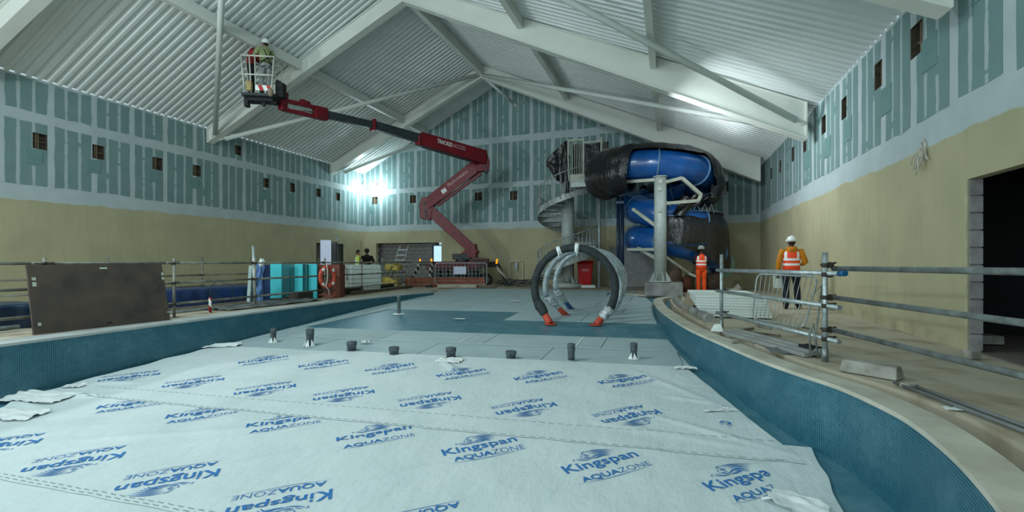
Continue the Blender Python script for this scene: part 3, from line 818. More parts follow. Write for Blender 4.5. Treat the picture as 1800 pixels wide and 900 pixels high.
for K, a in (((-8.15,5.35),-134),((-6.80,5.439),-134),((-5.395,5.49),-136),((-4.075,5.605),-138.7),((-2.774,5.739),-139),((-1.468,5.852),-138.7),((-.187,5.965),-138.2)):
    place_logo(S2, K, a, .034, cut=lambda p: p.x > -8.85)
place_logo(S3, (-.7,2.0), 40, .018); place_logo(S3, (-2.3,1.9), 40, .018)
# folded-in remnant of a logo by the right edge
mbl = MB()
for t in text_mesh('U', .11, 0, 0, .03):
    a = math.radians(150); mbl.face([(.66+x*math.cos(a)-y*math.sin(a)*.9, 5.75+x*math.sin(a)+y*math.cos(a)*.9, hS(.6, 5.75, .034)+.02) for x, y in t])
mbl.build('printed_logo', M['ink'], S2)
def stitch(par, ya, yb, k, off):
    mb = MB(); x = -8.4
    while x < 1.0:
        y = ya+k*x; mb.face([(x, y-.004, hS(x, y, off)+.004), (x+.07, y-.004, hS(x+.07, y, off)+.004), (x+.07, y+.004, hS(x+.07, y, off)+.004), (x, y+.004, hS(x, y, off)+.004)])
        x += .11
    o = mb.build('stitching', M['stitch'], par); o['kind'] = 'stuff'
stitch(S2, 4.90, 0, .08, .034); stitch(S2, 5.32, 0, .09, .034); stitch(S1, 2.88, 0, .06, .026); stitch(S1, 2.92, 0, .06, .026)

# crumpled offcuts of film by the left pool wall and at the right edge
def crumple(c, sx, sy, rot, label, amp=.07, n=14, sd=0):
    mb = MB(); R = rotz(rot)
    def fn(u, v):
        p = R @ Vector(((u-.5)*sx, (v-.5)*sy, 0)); x, y = c[0]+p.x, c[1]+p.y
        h = amp*abs(noise.noise((u*3.1+sd, v*3.7, sd)))+amp*.5*abs(noise.noise((u*8, v*8+sd, 2)))
        return (x+.03*noise.noise((u*5,v*5,sd)), y+.03*noise.noise((v*5,u*5,sd+4)), fz(y)+.042+h)
    mb.grid(n, n, fn)
    tag(mb.build('film_scrap', M['paper'], loc=(c[0], c[1], fz(c[1])+.04)), label, 'film scrap', 'loose scraps of white film')
crumple((-8.67,3.96,-0.81), 1.15, .42, .2, 'large crumpled white film scrap at the left pool wall', .06, 20, 1)
crumple((-8.05,3.45,-0.84), .8, .32, .25, 'crumpled white film scrap at the left picture edge, nearest the camera', .055, 16, 2)
crumple((-8.70,4.44,-0.79), .3, .14, .3, 'small curled white scrap beside the left pool wall', .07, 8, 3)
crumple((-8.10,4.20,-0.80), .62, .07, .35, 'thin bright white folded strip on the sheet near the left pool wall', .03, 10, 9)
crumple((0.22,7.90,-0.59), .34, .16, .1, 'bright white folded corner at the right end of the sheet', .05, 10, 4)
crumple((0.56,6.15,-0.69), .42, .09, .35, 'pale raised tuck near the right edge of the far sheet', .02, 10, 5)
crumple((0.94,4.19,-0.80), .4, .28, -.6, 'bright white turned-up corner at the bottom edge, lower right', .05, 10, 6)
crumple((-6.10,8.10,-0.57), .24, .12, .1, 'small white crumpled scraps beside the third capped pipe', .09, 10, 7)
crumple((-5.38,11.17,-0.40), .3, .12, .1, 'small white scrap lying on the bare teal tile strip', .02, 6, 8)
crumple((-3.72,7.31,-0.62), .45, .28, .1, 'crumpled sheet edge in front of the fifth capped pipe', .07, 12, 12)
crumple((-9.03,7.03,-0.64), .9, .3, .5, 'rumpled white film edge at the far left end of the sheet', .06, 12, 13)
crumple((-5.02,14.72,-0.19), .35, .14, .1, 'tiny white scrap on the far floor boards', .02, 6, 14)

# capped pipe stubs
stubs = [((480,603),.26,.055,'dark wrapped pipe stub at the far left of the row, white tape at its foot'), ((545,609),.30,.07,'tall dark wrapped stub with white torn tape, second from the left'),
         ((618,618),.16,.085,'short wide dark pipe cap, third from the left'), ((693,625),.13,.085,'short wide dark cap, fourth from the left'),
         ((793,631),.16,.085,'short wide dark cap with crumpled film before it, fifth from the left'), ((898,632),.12,.085,'lowest wide dark cap, third from the right'),
         ((1004,635),.25,.06,'tall dark wrapped stub, second from the right'), ((1114,632),.24,.055,'dark wrapped stub at the right end of the row')]
base = [(-8.21,7.72,-0.60), (-7.16,7.67,-0.60), (-6.00,7.54,-0.61), (-4.99,7.49,-0.61), (-3.82,7.56,-0.60), (-2.74,7.81,-0.59), (-1.67,7.98,-0.58), (-0.63,8.38,-0.56)]
for i, ((px, h, r, lab), p) in enumerate(zip([(s[0], s[1], s[2], s[3]) for s in stubs], base)):
    p = Vector(p); p.z += .012; h *= 1.2; r *= 1.05
    t = thing('pipe_stub', lab, 'pipe', p, 'capped pipe stubs in the pool floor')
    mb = MB(); mb.tube([p, p+Vector((0,0,h*.55)), p+Vector((0,0,h*.6)), p+Vector((0,0,h*.97)), p+Vector((0,0,h))], [r*.92, r*.98, r*1.08, r*1.12, r*1.0], 14, fn=lambda i, k: 1+.05*noise.noise((i*1.3, k*.9, h*40)))
    mb.build('wrapped_cap', M['stubwrap'], t)
    mb = MB(); mb.tube([p+Vector((0,0,.002)), p+Vector((0,0,.012))], [r*1.5, r*1.3], 14); mb.build('collar', M['floorboard'], t)
    if i in (0, 1, 7):
        mb = MB()
        for k in range(3):
            a = -2.2+k*.9; d = Vector((math.cos(a), math.sin(a), 0)); q = d.cross(Vector((0,0,1)))*.03
            mb.face([p+d*r*1.7+q*1.6+Vector((0,0,.006)), p+d*r*1.7-q*1.6+Vector((0,0,.006)), p+d*r*.98+Vector((0,0,h*.42))])
        mb.build('torn_tape', M['tape'], t)
p = Vector((-7.61,11.68,-0.37)); t = thing('pipe_stub', 'tall slim grey pipe standing on the bare tile strip by the left pool wall', 'pipe', p)
mb = MB(); mb.tube([p, p+Vector((0,0,.5)), p+Vector((0,0,.53)), p+Vector((0,0,.56))], [.05,.05,.085,.07], 12); mb.build('pipe', M['grey'], t)
mb = MB(); mb.tube([p, p+Vector((0,0,.02))], [.2,.16], 14); mb.build('collar', M['tape'], t)

# ================================================================== SCAFFOLD GUARD RAILS
def coupler(par, p, ax=(1,0,0)):
    p = Vector(p); mb = MB()
    mb.tube([p-Vector((0,0,.024)), p+Vector((0,0,.024))], [.037, .037], 10)
    a = Vector(ax).normalized(); sd = Vector((-a.y, a.x, 0))
    mb.tube([p+sd*.055-a*.024, p+sd*.055+a*.024], [.037, .037], 10)
    mb.cyl(p-a*.02+sd*.03, p-a*.11+sd*.02, .007, 6); mb.cyl(p-a*.085+sd*.02, p-a*.105+sd*.02, .013, 6)
    mb.cyl(p+sd*.05+Vector((0,0,.02)), p+sd*.13+Vector((0,0,.03)), .007, 6); mb.cyl(p+sd*.105+Vector((0,0,.025)), p+sd*.125+Vector((0,0,.025)), .013, 6)
    return mb.build('coupler', M['coupler'], par)
def guardrail(label, posts, rails, m, top=1.26, r=.026, over=.3, loc=None):
    # posts: [(x, y)], rails: heights
    t = thing('guard_rail', label, 'railing', (*posts[0], 0))
    for i, (x, y) in enumerate(posts):
        mb = MB(); mb.cyl((x, y, .01), (x, y, top if not isinstance(top, (list, tuple)) else top[i]), r, 10); mb.build('standard', m, t)
        mb = MB(); mb.box((x, y, .005), (.13, .13, .01)); mb.build('foot_plate', m, t)
    for z in rails:
        for i in range(len(posts)-1):
            a, b = Vector((*posts[i], z)), Vector((*posts[i+1], z)); d = (b-a).normalized(); sd = Vector((-d.y, d.x, 0))*.055
            mb = MB(); mb.cyl(a-d*.15+sd, b+d*.15+sd+Vector((0,0,.03*((i % 2)*2-1)*0)), r, 10); mb.build('rail', m, t)
        for i in range(len(posts)):
            d = Vector(posts[min(i+1, len(posts)-1)])-Vector(posts[max(0, i-1)]); coupler(t, (*posts[i], z), (d.x, d.y, 0))
    return t
guardrail('long weathered scaffold guard rail along the left pool edge behind the dark board', [(-9.82,2.2),(-9.83,4.62),(-9.95,6.8),(-10.18,9.0),(-10.42,11.8),(-10.5,13.75),(-10.9,17.2)], (1.15,.73,.28), M['galv_dark'], top=[1.25,1.25,1.25,1.28,1.3,1.25,1.2])
guardrail('thin scaffold guard rail farther back, close to the left wall', [(-15.3,3.6),(-15.3,5.9),(-15.3,8.6),(-15.3,11.4),(-15.3,14.2),(-15.2,16.8)], (1.15,.72,.34), M['galv_dark'], top=1.35)
guardrail('short rail of scaffold tubes across the far left corner before the opening', [(-13.17,17.65,0.92)[:2], (-11.67,18.70,0.91)[:2]], (1.15,.95,.5), M['galv_dark'], top=1.25)
t = thing('marker_pole', 'tall pale pole rising above the left guard rail beside the blue wrapped drum', 'pole', (-10.23,9.04,-0.00))
p0 = Vector((-10.23,9.04,-0.00)); p1 = Vector((-10.27,9.02,1.59)); mb = MB(); mb.cyl((p0.x,p0.y,.01), p1, .035, 10); mb.build('pole', M['galv_bright'], t)
mb = MB(); mb.box((p0.x,p0.y,.01), (.16,.16,.02)); mb.build('foot', M['galv_bright'], t)
p = (-11.20,13.42,0.00); t = thing('marker_pole', 'short red and white post beside the lifebuoy', 'pole', p); mb = MB(); mb.cyl(p, (p[0],p[1],.62), .028, 8); mb.build('pole', M['stripe'], t)
mb = MB(); mb.tube([(p[0],p[1],.6),(p[0]+.02,p[1]+.03,.9),(p[0]+.15,p[1]+.05,1.0),(p[0]+.25,p[1]+.08,.9),(p[0]+.27,p[1]+.08,.5)], .012, 6); mb.build('hook', M['dark'], t)
p = (-10.04,7.67,0.00); t = thing('marker_pole', 'short red and white post standing before the blue sheeted stack', 'pole', p); mb = MB(); mb.cyl(p, (p[0],p[1],.36), .03, 8); mb.build('pole', M['stripe'], t)
mb = MB(); mb.tube([(p[0],p[1],.35),(p[0]-.05,p[1]+.05,.6),(p[0]+.1,p[1]+.1,.75),(p[0]+.35,p[1]+.3,.6),(p[0]+.3,p[1]+.3,.3)], .01, 6); mb.build('cable', M['dark'], t)

# right-hand rails
def loose_rail(label, posts, tops, rails, mats, r=.028):
    t = thing('guard_rail', label, 'railing', (*posts[0], 0))
    for i, (x, y) in enumerate(posts):
        mb = MB(); mb.cyl((x, y, .0), (x, y, tops[i]), r+.001, 16); mb.build('standard', M['galv_bright'], t)
        mb = MB(); mb.tube([(x, y, 0), (x, y, .16)], [r*1.25, r*1.25], 14); mb.build('base_sleeve', M['galv'], t)
    for k, (a, b, m) in enumerate(rails):
        mb = MB(); mb.cyl(a, b, r, 16); mb.build('rail', m, t)
    return t
P1, P2, P3 = (.84,8.88), (1.71,6.30), (2.78,2.3)
gr1 = loose_rail('galvanised guard rail from the far post to the near post on the right pool edge', [P1, P2], [1.31, 1.29],
    [((.77,8.95,1.03),(1.80,6.12,1.045),M['galv_bright']), ((.77,8.95,.66),(1.80,6.1,.66),M['galv_bright']), ((.77,8.95,.27),(1.80,6.12,.27),M['galv_bright'])], None)
gr2 = loose_rail('nearest run of three galvanised rails leaving the right picture edge', [P3], [1.3],
    [((1.80,6.32,1.10),(2.86,2.1,1.12),M['galv']), ((1.80,6.32,.76),(2.86,2.1,.74),M['galv']), ((1.78,6.34,.38),(2.86,2.1,.38),M['galv'])], None)
for P, zs in ((P1,(1.03,.66,.27)), (P2,(1.14,1.03,.76,.66,.38,.27))):
    for z in zs: coupler(gr1, (P[0]+.0, P[1], z), (.32,-.95,0))
for z in (1.12,.74,.38): coupler(gr2, (P3[0], P3[1], z), (.2,-1,0))
mb = MB(); mb.tube([(1.80,6.12,1.045), (1.83,6.03,1.05)], .0325, 14); mb.build('blue_tube_cap', mat('blue_cap', (24,92,138), .5), gr1)
mb = MB(); mb.tube([(1.66,6.36,.02),(1.63,6.4,.3),(1.62,6.42,.42),(1.59,6.46,.3),(1.6,6.45,.02)], .012, 6); mb.build('wire_loop', M['galv'], gr1)

# ================================================================== LEFT DECK
# dark board leaning on the rail
A, B = Vector((-9.62,4.38,.012)), Vector((-9.52,6.42,.012)); Ct, Dt = Vector((-9.83+.055,6.42,1.13)), Vector((-9.83+.03,4.37,1.12))
t = thing('plywood_board', 'large dark plywood board with pale marks leaning on the left guard rail', 'board', (A+B)/2)
mb = MB(); n = (B-A).cross(Dt-A).normalized()*.022
mb.hexa([A-n, B-n, B+n, A+n, Dt-n, Ct-n, Ct+n, Dt+n]); mb.build('panel', M['ply'], t, bevel=.003)
nn = n.normalized()
def onb(u, v, w, h, m, nm):
    P = A+(B-A)*u+(Dt-A)*v; e = (B-A).normalized(); f = (Dt-A).normalized(); mb = MB()
    s = 1 if nn.x > 0 else -1; o = nn*s*.0235
    mb.hexa([P+o-e*w/2-f*h/2, P+o+e*w/2-f*h/2, P+o*1.1+e*w/2-f*h/2, P+o*1.1-e*w/2-f*h/2, P+o-e*w/2+f*h/2, P+o+e*w/2+f*h/2, P+o*1.1+e*w/2+f*h/2, P+o*1.1-e*w/2+f*h/2]); mb.build(nm, m, t)
onb(.5,.945,.11,.03,M['board_edge'],'hand_slot'); onb(.035,.80,.05,.05,M['board_edge'],'paint_mark'); onb(.035,.72,.05,.07,M['board_edge'],'paint_mark')
onb(.975,.83,.035,.06,M['board_edge'],'paint_mark'); onb(.975,.75,.035,.05,M['board_edge'],'paint_mark'); onb(.04,.14,.04,.05,M['board_edge'],'paint_mark'); onb(.5,.06,.09,.03,M['black'],'hand_slot'); onb(.985,.14,.03,.02,M['board_edge'],'paint_mark')

# stacks wrapped in blue sheeting
def tarped(name, label, x0, x1, y0, y1, h, m, seed=0, jag=.05):
    mb = MB(); c = ((x0+x1)/2, (y0+y1)/2)
    def fn(u, v):   # v: 0..1 wraps over from the pool side foot, top, wall side foot
        y = y0+(y1-y0)*u
        if v < .35: x, z = x1, h*v/.35
        elif v < .65: x, z = x1+(x0-x1)*(v-.35)/.3, h
        else: x, z = x0, h*(1-v)/.35
        d = Vector((noise.noise((y*1.4, v*5+seed, 0)), 0, noise.noise((y*1.1, v*4, seed+3))))*jag
        fold = .03*math.sin(y*17+v*3)*(1 if v < .35 else .3)
        return (x+d.x+fold, y, max(.01, z+d.z))
    mb.grid(60, 22, fn)
    for (yy) in (y0, y1):
        mb.grid(8, 6, lambda u, v: (x0+(x1-x0)*u+.02*noise.noise((u*5,v*5,seed)), yy+.02*noise.noise((u*7,v*5,yy)), max(.01, h*v*.99)))
    o = mb.build(name, m, loc=(c[0], c[1], 0)); return tag(o, label, 'stack')
tarped('sheeted_stack', 'long low stack under dark blue sheeting behind the left guard rail', -13.4, -11.9, 6.4, 11.6, .44, M['blue_tarp'])
tarped('sheeted_stack', 'dark blue sheeted stack left of the dark plywood board', -12.0, -10.8, 2.0, 5.2, .42, mat('very_dark_blue_sheeting', (30,52,76), .35, bump=.5, bscale=8), 5)
# timber and tubes lying along the left deck
for i, (a, b, w, h, lab) in enumerate((((-10.75,6.0,.05),(-10.95,10.8,.05),.22,.04,'long grey scaffold plank on the left deck, near the dark board'), ((-11.1,6.3,.05),(-11.4,12.0,.05),.22,.04,'grey scaffold plank lying behind the first one'),
        ((-10.9,11.0,.13),(-11.5,17.0,.13),.35,.22,'dark timber baulk under the turquoise boards'), ((-10.75,13.6,.06),(-11.2,18.0,.06),.3,.1,'grey timber plank below the white board pile'))):
    mb = MB(); mb.beam(a, b, w, h); tag(mb.build('timber_plank', M['wood'] if i != 2 else mat('dark_brown_timber', (70,64,58), .8, bump=.3), loc=a), lab, 'plank')  # the baulk gets a darker timber colour than the planks
for i, (a, b, lab) in enumerate((((-10.5,5.6,.04),(-10.75,9.5,.04),'pale tube lying on the left deck beside the planks'), ((-10.45,3.0,.08),(-10.5,4.6,.08),'pale tube lying on the deck left of the dark board'), ((-11.3,2.6,.2),(-11.0,4.8,.3),'pale tube propped across the dark blue sheeting'))):
    mb = MB(); mb.cyl(a, b, .03, 10); tag(mb.build('scaffold_tube', M['galv_bright'], loc=a), lab, 'tube')
# dirty sheeting on the deck below the drum
mb = MB(); c = Vector((-10.34,9.53,0.01)); mb.grid(14, 10, lambda u, v: (c.x-.6+1.0*u, c.y-1.5+3.2*v, .02+.11*abs(noise.noise((u*4, v*6, 5)))))
tag(mb.build('dirty_sheeting', mat('grey_dusty_sheeting', (128,130,126), .6, c2=(84,90,90), bump=.5, bscale=12), loc=(c.x, c.y, 0)), 'crumpled grey sheeting on the left deck below the blue drum', 'sheeting')

# blue wrapped drum
c = Vector((-10.93,9.86,0.10)); t = thing('wrapped_column', 'upright dark blue panel draped with pale blue crumpled film', 'panel', (c.x, c.y, 0))
a, b = Vector((-11.16,9.88,0.53)), Vector((-10.95,10.16,0.52))
mb = MB(); mb.beam((a.x, a.y, .56), (b.x, b.y, .56), .3, 1.06); mb.build('panel', M['blue_tarp'], t)
mb = MB(); e = (b-a); e.z = 0
mb.grid(10, 26, lambda u, v: (a.x+e.x*(.05+.52*u*(1-.25*(1-v)))+.06*noise.noise((u*3, v*5, 1))+.20, a.y+e.y*(.05+.52*u)-.19+.05*noise.noise((u*5, v*4, 2)), .03+1.09*v))
mb.build('film_drape', M['pale_blue'], t)
mb = MB(); q = Vector((-10.74,9.71,1.15)); mb.ball(q, (.07,.07,.10), fn=lambda d: 1+.8*noise.noise(d*2.5)); mb.build('white_rag', M['paper'], t)
# prop
a, b = (-11.16,9.67,0.08), (-11.10,9.69,1.07); mb = MB(); mb.beam((a[0],a[1],.01), b, .09, .09); tag(mb.build('timber_prop', mat('pale_green_timber', (168,188,184), .8), loc=(a[0],a[1],0)), 'pale slim upright prop left of the blue draped panel', 'prop')
# turquoise insulation boards standing on end
def upright(name, label, x0, x1, ytop, ybot, d, depth, m, me, cat, group=None):
    a, b = Vector(atD(x0, ybot, d)), Vector(atD(x1, ybot, d)); top = atD(x0, ytop, d)[2]; z0 = 0.012
    e = (b-a).normalized(); e.z = 0; nrm = Vector((-e.y, e.x, 0)); mb = MB()
    q = [a, b, b+nrm*depth, a+nrm*depth]
    mb.hexa([(p.x, p.y, z0) for p in q]+[(p.x, p.y, top) for p in q])
    o = mb.build(name, m, loc=((a.x+b.x)/2, (a.y+b.y)/2, 0), bevel=.006); return tag(o, label, cat, group)
TH = math.atan(280/804)
def atD(px, py, d):
    a = (px-900)/804; cc, ss = math.cos(TH), math.sin(TH); return Vector(((a*cc-ss)*d, (a*ss+cc)*d, 1.18+(460-py)/804*d))
ib = 'turquoise insulation boards standing on end'
upright('insulation_board', 'leftmost bright turquoise upright board, beside the blue panel', 475, 495, 464, 530, 14.0, .08, M['turq'], None, 'board', ib)
upright('insulation_board', 'dark teal board edge set back between the two left turquoise boards', 497, 518, 465, 520, 14.5, .5, M['turq_dark'], None, 'board', ib)
upright('insulation_board', 'narrow bright turquoise board, middle of the three bright ones', 518, 532, 464, 520, 14.4, .08, M['turq'], None, 'board', ib)
upright('insulation_board', 'dark teal narrow board right of the middle turquoise one', 533, 540, 465, 520, 14.5, .4, M['turq_dark'], None, 'board', ib)
upright('insulation_board', 'rightmost bright turquoise board, beside the red-brown panel', 541, 557, 464, 520, 14.6, .08, M['turq'], None, 'board', ib)
upright('plywood_crate', 'red-brown plywood crate behind the lifebuoy', 558, 597, 465, 520, 15.0, .5, M['brown_ply'], None, 'crate')
upright('white_board', 'tall narrow lilac-white board standing above the red-brown crate', 563, 582, 422, 520, 16.0, .05, M['lilac'], None, 'board')
upright('steel_stanchion', 'tall dark grey upright directly right of the lilac-white board', 584, 591, 425, 520, 16.6, .1, M['dark'], None, 'post')
a = Vector((-11.67,13.83,0.34)); mb = MB(); mb.cyl((a.x,a.y,.0), Vector((-11.67,13.83,2.19)), .03, 8); tag(mb.build('thin_pole', M['galv_bright'], loc=(a.x,a.y,0)), 'thin pale pole right of the dark grey upright', 'pole')
a = Vector((-12.51,16.29,0.21)); mb = MB(); mb.cyl((a.x,a.y,.0), Vector((-12.51,16.29,2.05)), .03, 8); tag(mb.build('thin_pole', mat('yellowish_pole', (150,146,110), .7), loc=(a.x,a.y,0)), 'thin sand-coloured pole between the two far workers', 'pole')
# pile of white insulation slabs behind the rail
a, b = Vector((-11.62,13.95,0.33)), Vector((-11.18,15.16,0.28))
e = (b-a); e.z = 0; L = e.length; e.normalize(); ang = math.atan2(e.y, e.x)
for k in range(6):
    mb = MB(); c = (a+b)/2; z = .09+.178*k; R = rotz(ang+random.uniform(-.02,.02))
    mb.box((c.x+random.uniform(-.03,.03), c.y+.3, z), (L, .8, .165), R)
    tag(mb.build('insulation_slab', M['styro'], loc=(c.x, c.y+.3, z), bevel=.008), 'thick white slab in the pile behind the far left rail, %s from the bottom' % ('lowest','second','third','fourth','fifth','topmost and sixth')[k], 'slab', 'white slabs piled behind the left rail')
# lifebuoy on the rail post
px, py = -10.42+.14, 11.8; Y0 = 11.75
t = thing('lifebuoy', 'orange-red lifebuoy with white bands hanging on the left guard rail', 'lifebuoy', (px, Y0, .7))
def torus_arc(c, R, r, a0, a1, n, m, nm):
    mb = MB(); mb.tube([(c[0]+.0, c[1]+R*math.cos(a0+(a1-a0)*i/n), c[2]+R*math.sin(a0+(a1-a0)*i/n)) for i in range(n+1)], [(r, r*.8)]*(n+1), 12); mb.build(nm, m, t)
c = (px, Y0, .70)
torus_arc(c, .31, .068, 0, 2*PI, 40, M['ringred'], 'ring')
for k in range(4): torus_arc(c, .31, .072, k*PI/2+.62, k*PI/2+.92, 5, M['hiv_white'], 'white_band')
mb = MB(); mb.tube([(px+.09, Y0-.15, 1.15), (px+.11, Y0-.12, .9), (px+.12, Y0-.14, .6), (px+.13, Y0-.22, .42), (px+.10, Y0-.05, .28), (px+.08, Y0, .05)], .016, 8); mb.build('rope', M['whitecord'], t)
mb = MB()
for k in range(4):
    pp = [(px+.03, Y0+.31*math.cos(k*5.3+i*.55), .05+.02*i+.02*math.sin(i*2.1+k)) for i in range(7)]; mb.tube([(p[0]+.1*math.sin(i), p[1], max(.025, p[2])) for i, p in enumerate(pp)], .014, 6)
tag(mb.build('rope_coil', mat('pink_orange_rope', (190,110,96), .9), loc=(px, Y0, 0)), 'tangled pinkish rope on the deck under the lifebuoy', 'rope')

# ================================================================== PEOPLE
def person(label, loc, rot, pose, mats, hair=True, helmet=None, face_dark=False, scale=1.0, bag=None):
    t = thing('person', label, 'person', (0,0,0))
    J = dict(pel=(0,0,.95), spine=(0,0,1.15), chest=(0,.0,1.33), neck=(0,0,1.47), head=(0,.01,1.62),
             shL=(-.19,0,1.40), shR=(.19,0,1.40), elL=(-.25,-.02,1.12), elR=(.25,-.02,1.12), wrL=(-.26,.08,.88), wrR=(.26,.08,.88),
             hpL=(-.09,0,.90), hpR=(.09,0,.90), knL=(-.10,.02,.50), knR=(.10,.02,.50), anL=(-.10,0,.10), anR=(.10,0,.10))
    J.update(pose); J = {k: Vector(v) for k, v in J.items()}; sk = M['skin_dark'] if face_dark else M['skin']
    # continuous body grown over the skeleton
    names = ['pel','spine','chest','neck','head','shL','elL','wrL','shR','elR','wrR','hpL','knL','anL','hpR','knR','anR']
    rad = dict(pel=.12, spine=.115, chest=.13, neck=.055, head=.05, shL=.06, elL=.045, wrL=.03, shR=.06, elR=.045, wrR=.03, hpL=.08, knL=.055, anL=.04, hpR=.08, knR=.055, anR=.04)
    me = bpy.data.meshes.new('body'); ed = [(0,1),(1,2),(2,3),(3,4),(2,5),(5,6),(6,7),(2,8),(8,9),(9,10),(0,11),(11,12),(12,13),(0,14),(14,15),(15,16)]
    me.from_pydata([J[n] for n in names], ed, []); me.materials.append(sk)
    bo = bpy.data.objects.new('body', me); COL.objects.link(bo); bo.parent = t
    sm = bo.modifiers.new('skin', 'SKIN'); bo.modifiers.new('sub', 'SUBSURF').levels = 1; bo.modifiers['sub'].render_levels = 1; sm.use_smooth_shade = True
    for i, n in enumerate(names): me.skin_vertices[0].data[i].radius = (rad[n], rad[n])
    me.skin_vertices[0].data[0].use_root = True
    # head with face
    H = J['head']; hd = Vector(pose.get('look', (0,1,0))).normalized(); yaw = math.atan2(-hd.x, hd.y); Rz = Matrix.Rotation(yaw, 3, 'Z') @ Matrix.Rotation(math.asin(max(-1,min(1,hd.z))), 3, 'X')
    def hp(v): return H+Rz @ Vector(v)
    mb = MB(); mb.ball((0,0,0), (.075,.095,.118), 20, 16, fn=lambda d: 1-.16*max(0,-d.z)*(1-.5*max(0,d.y))+.03*max(0,d.y))
    mb.ball((0,.098,-.012), (.013,.022,.024), 8, 6); mb.ball((-.076,-.005,-.005), (.012,.022,.032), 8, 6); mb.ball((.076,-.005,-.005), (.012,.022,.032), 8, 6)
    mb.tube([(-.024,.093,-.052),(0,.098,-.050),(.024,.093,-.052)], .006, 6)
    bmesh.ops.transform(mb.bm, matrix=Matrix.Translation(H) @ Rz.to_4x4(), verts=mb.bm.verts); ho = mb.build('head', sk, t)
    mb = MB()
    for s in (-1, 1): mb.ball((s*.030,.088,.014), (.011,.008,.007), 8, 6)
    bmesh.ops.transform(mb.bm, matrix=Matrix.Translation(H) @ Rz.to_4x4(), verts=mb.bm.verts); mb.build('eyes', M['eye'], ho)
    mb = MB(); mb.ball((0,-.012,.022), (.083,.098,.108), 18, 12, fn=lambda d: 1 if d.z > -.1 or d.y < 0 else .86)
    bmesh.ops.transform(mb.bm, matrix=Matrix.Translation(H) @ Rz.to_4x4(), verts=mb.bm.verts); mb.build('hair', M['hair'], t)
    if helmet:
        mb = MB(); mb.ball((0,-.005,.055), (.105,.128,.10), 20, 12, fn=lambda d: 1 if d.z > -.25 else .97)
        mb.tube([(.11*math.cos(a),.135*math.sin(a)+(.025 if math.sin(a) > .3 else 0),.035) for a in [2*PI*k/20 for k in range(20)]], [(.006,.022)]*20, 6, closed=True)
        mb.tube([(0,-.12,.09),(0,-.05,.152),(0,.06,.152),(0,.12,.09)], .010, 6)
        bmesh.ops.transform(mb.bm, matrix=Matrix.Translation(H) @ Rz.to_4x4(), verts=mb.bm.verts); mb.build('hard_hat', helmet, t)
    # hands: palm and five fingers
    for s, k in ((-1,'L'), (1,'R')):
        w_, e_ = J['wr'+k], J['el'+k]; d = (w_-e_).normalized(); sd = d.cross(Vector((0,1,0)) if abs(d.y) < .8 else Vector((0,0,1))).normalized(); nr = sd.cross(d)
        mb = MB(); mb.tube([w_-d*.01, w_+d*.03, w_+d*.085], [(.024,.02),(.040,.017),(.038,.014)], 10)
        for f in range(4):
            o = sd*(-.030+.020*f); l = (.066,.078,.074,.058)[f]; b0 = w_+d*.08+o
            mb.tube([b0, b0+d*l*.45+nr*.006, b0+d*l*.75+nr*.022, b0+d*l*.85+nr*.042], [.009,.0085,.008,.006], 6)
        b0 = w_+d*.025-sd*.036; mb.tube([b0, b0-sd*.022+d*.028+nr*.01, b0-sd*.022+d*.058+nr*.022], [.011,.010,.007], 6)
        mb.build('hand', mats.get('glove', sk), t)
    # trousers
    mb = MB()
    P, Hl, Hr = J['pel'], J['hpL'], J['hpR']
    mb.loft([(P+Vector((0,0,-.12)), .15,.11), (P+Vector((0,0,-.04)), .175,.125), (P+Vector((0,0,.05)), .165,.12), (P+Vector((0,0,.12)), .155,.115)], 18)
    for k in 'LR':
        h, n_, a = J['hp'+k], J['kn'+k], J['an'+k]
        mb.tube([h+Vector((0,0,-.0)), h.lerp(n_, .35), h.lerp(n_, .8), n_, n_.lerp(a, .3), n_.lerp(a, .8), a+Vector((0,0,-.02))], [.095,.098,.076,.07,.074,.068,.066], 14, fn=lambda i, q: 1+.05*noise.noise((i*1.1, q*.8, a.x*9)))
    mb.build('trousers', mats['legs'], t)
    # boots
    for k in 'LR':
        a = J['an'+k]; toe = Vector(pose.get('toe'+k, (0,.2,0))); hl = a-toe.normalized()*.05; mb = MB()
        z0 = a.z-.098
        mb.tube([a+Vector((0,0,.05)), a+Vector((0,0,-.02))], [.058,.055], 12)
        mb.tube([Vector((hl.x, hl.y, z0+.045)), Vector((a.x, a.y, z0+.052)), Vector((a.x+toe.x*.5, a.y+toe.y*.5, z0+.043+toe.z*.5)), Vector((a.x+toe.x*.85, a.y+toe.y*.85, z0+.035+toe.z*.85)), Vector((a.x+toe.x, a.y+toe.y, z0+.03+toe.z))], [(.035,.04),(.046,.052),(.048,.042),(.046,.034),(.028,.022)], 12)
        mb.build('boot', mats.get('boots', M['boot']), t)
    # top
    C, N_, S_ = J['chest'], J['neck'], J['spine']; mb = MB()
    mb.loft([(P+Vector((0,0,.02)), .172,.128), (S_, .162,.125), (C+Vector((0,0,-.02)), .188,.135), (C+Vector((0,0,.07)), .19,.118), (N_+Vector((0,0,-.02)), .12,.09), (N_+Vector((0,0,.03)), .068,.07)], 20)
    for k in 'LR':
        s_, e_, w_ = J['sh'+k], J['el'+k], J['wr'+k]; inn = s_.lerp(C, .35)
        mb.tube([inn, s_, s_.lerp(e_, .5), e_, e_.lerp(w_, .5), w_.lerp(e_, .04)], [.075,.078,.068,.062,.055,.043], 12, fn=lambda i, q: 1+.06*noise.noise((i*1.3, q*.9, s_.x*7)))
    mb.build('jacket', mats['top'], t)
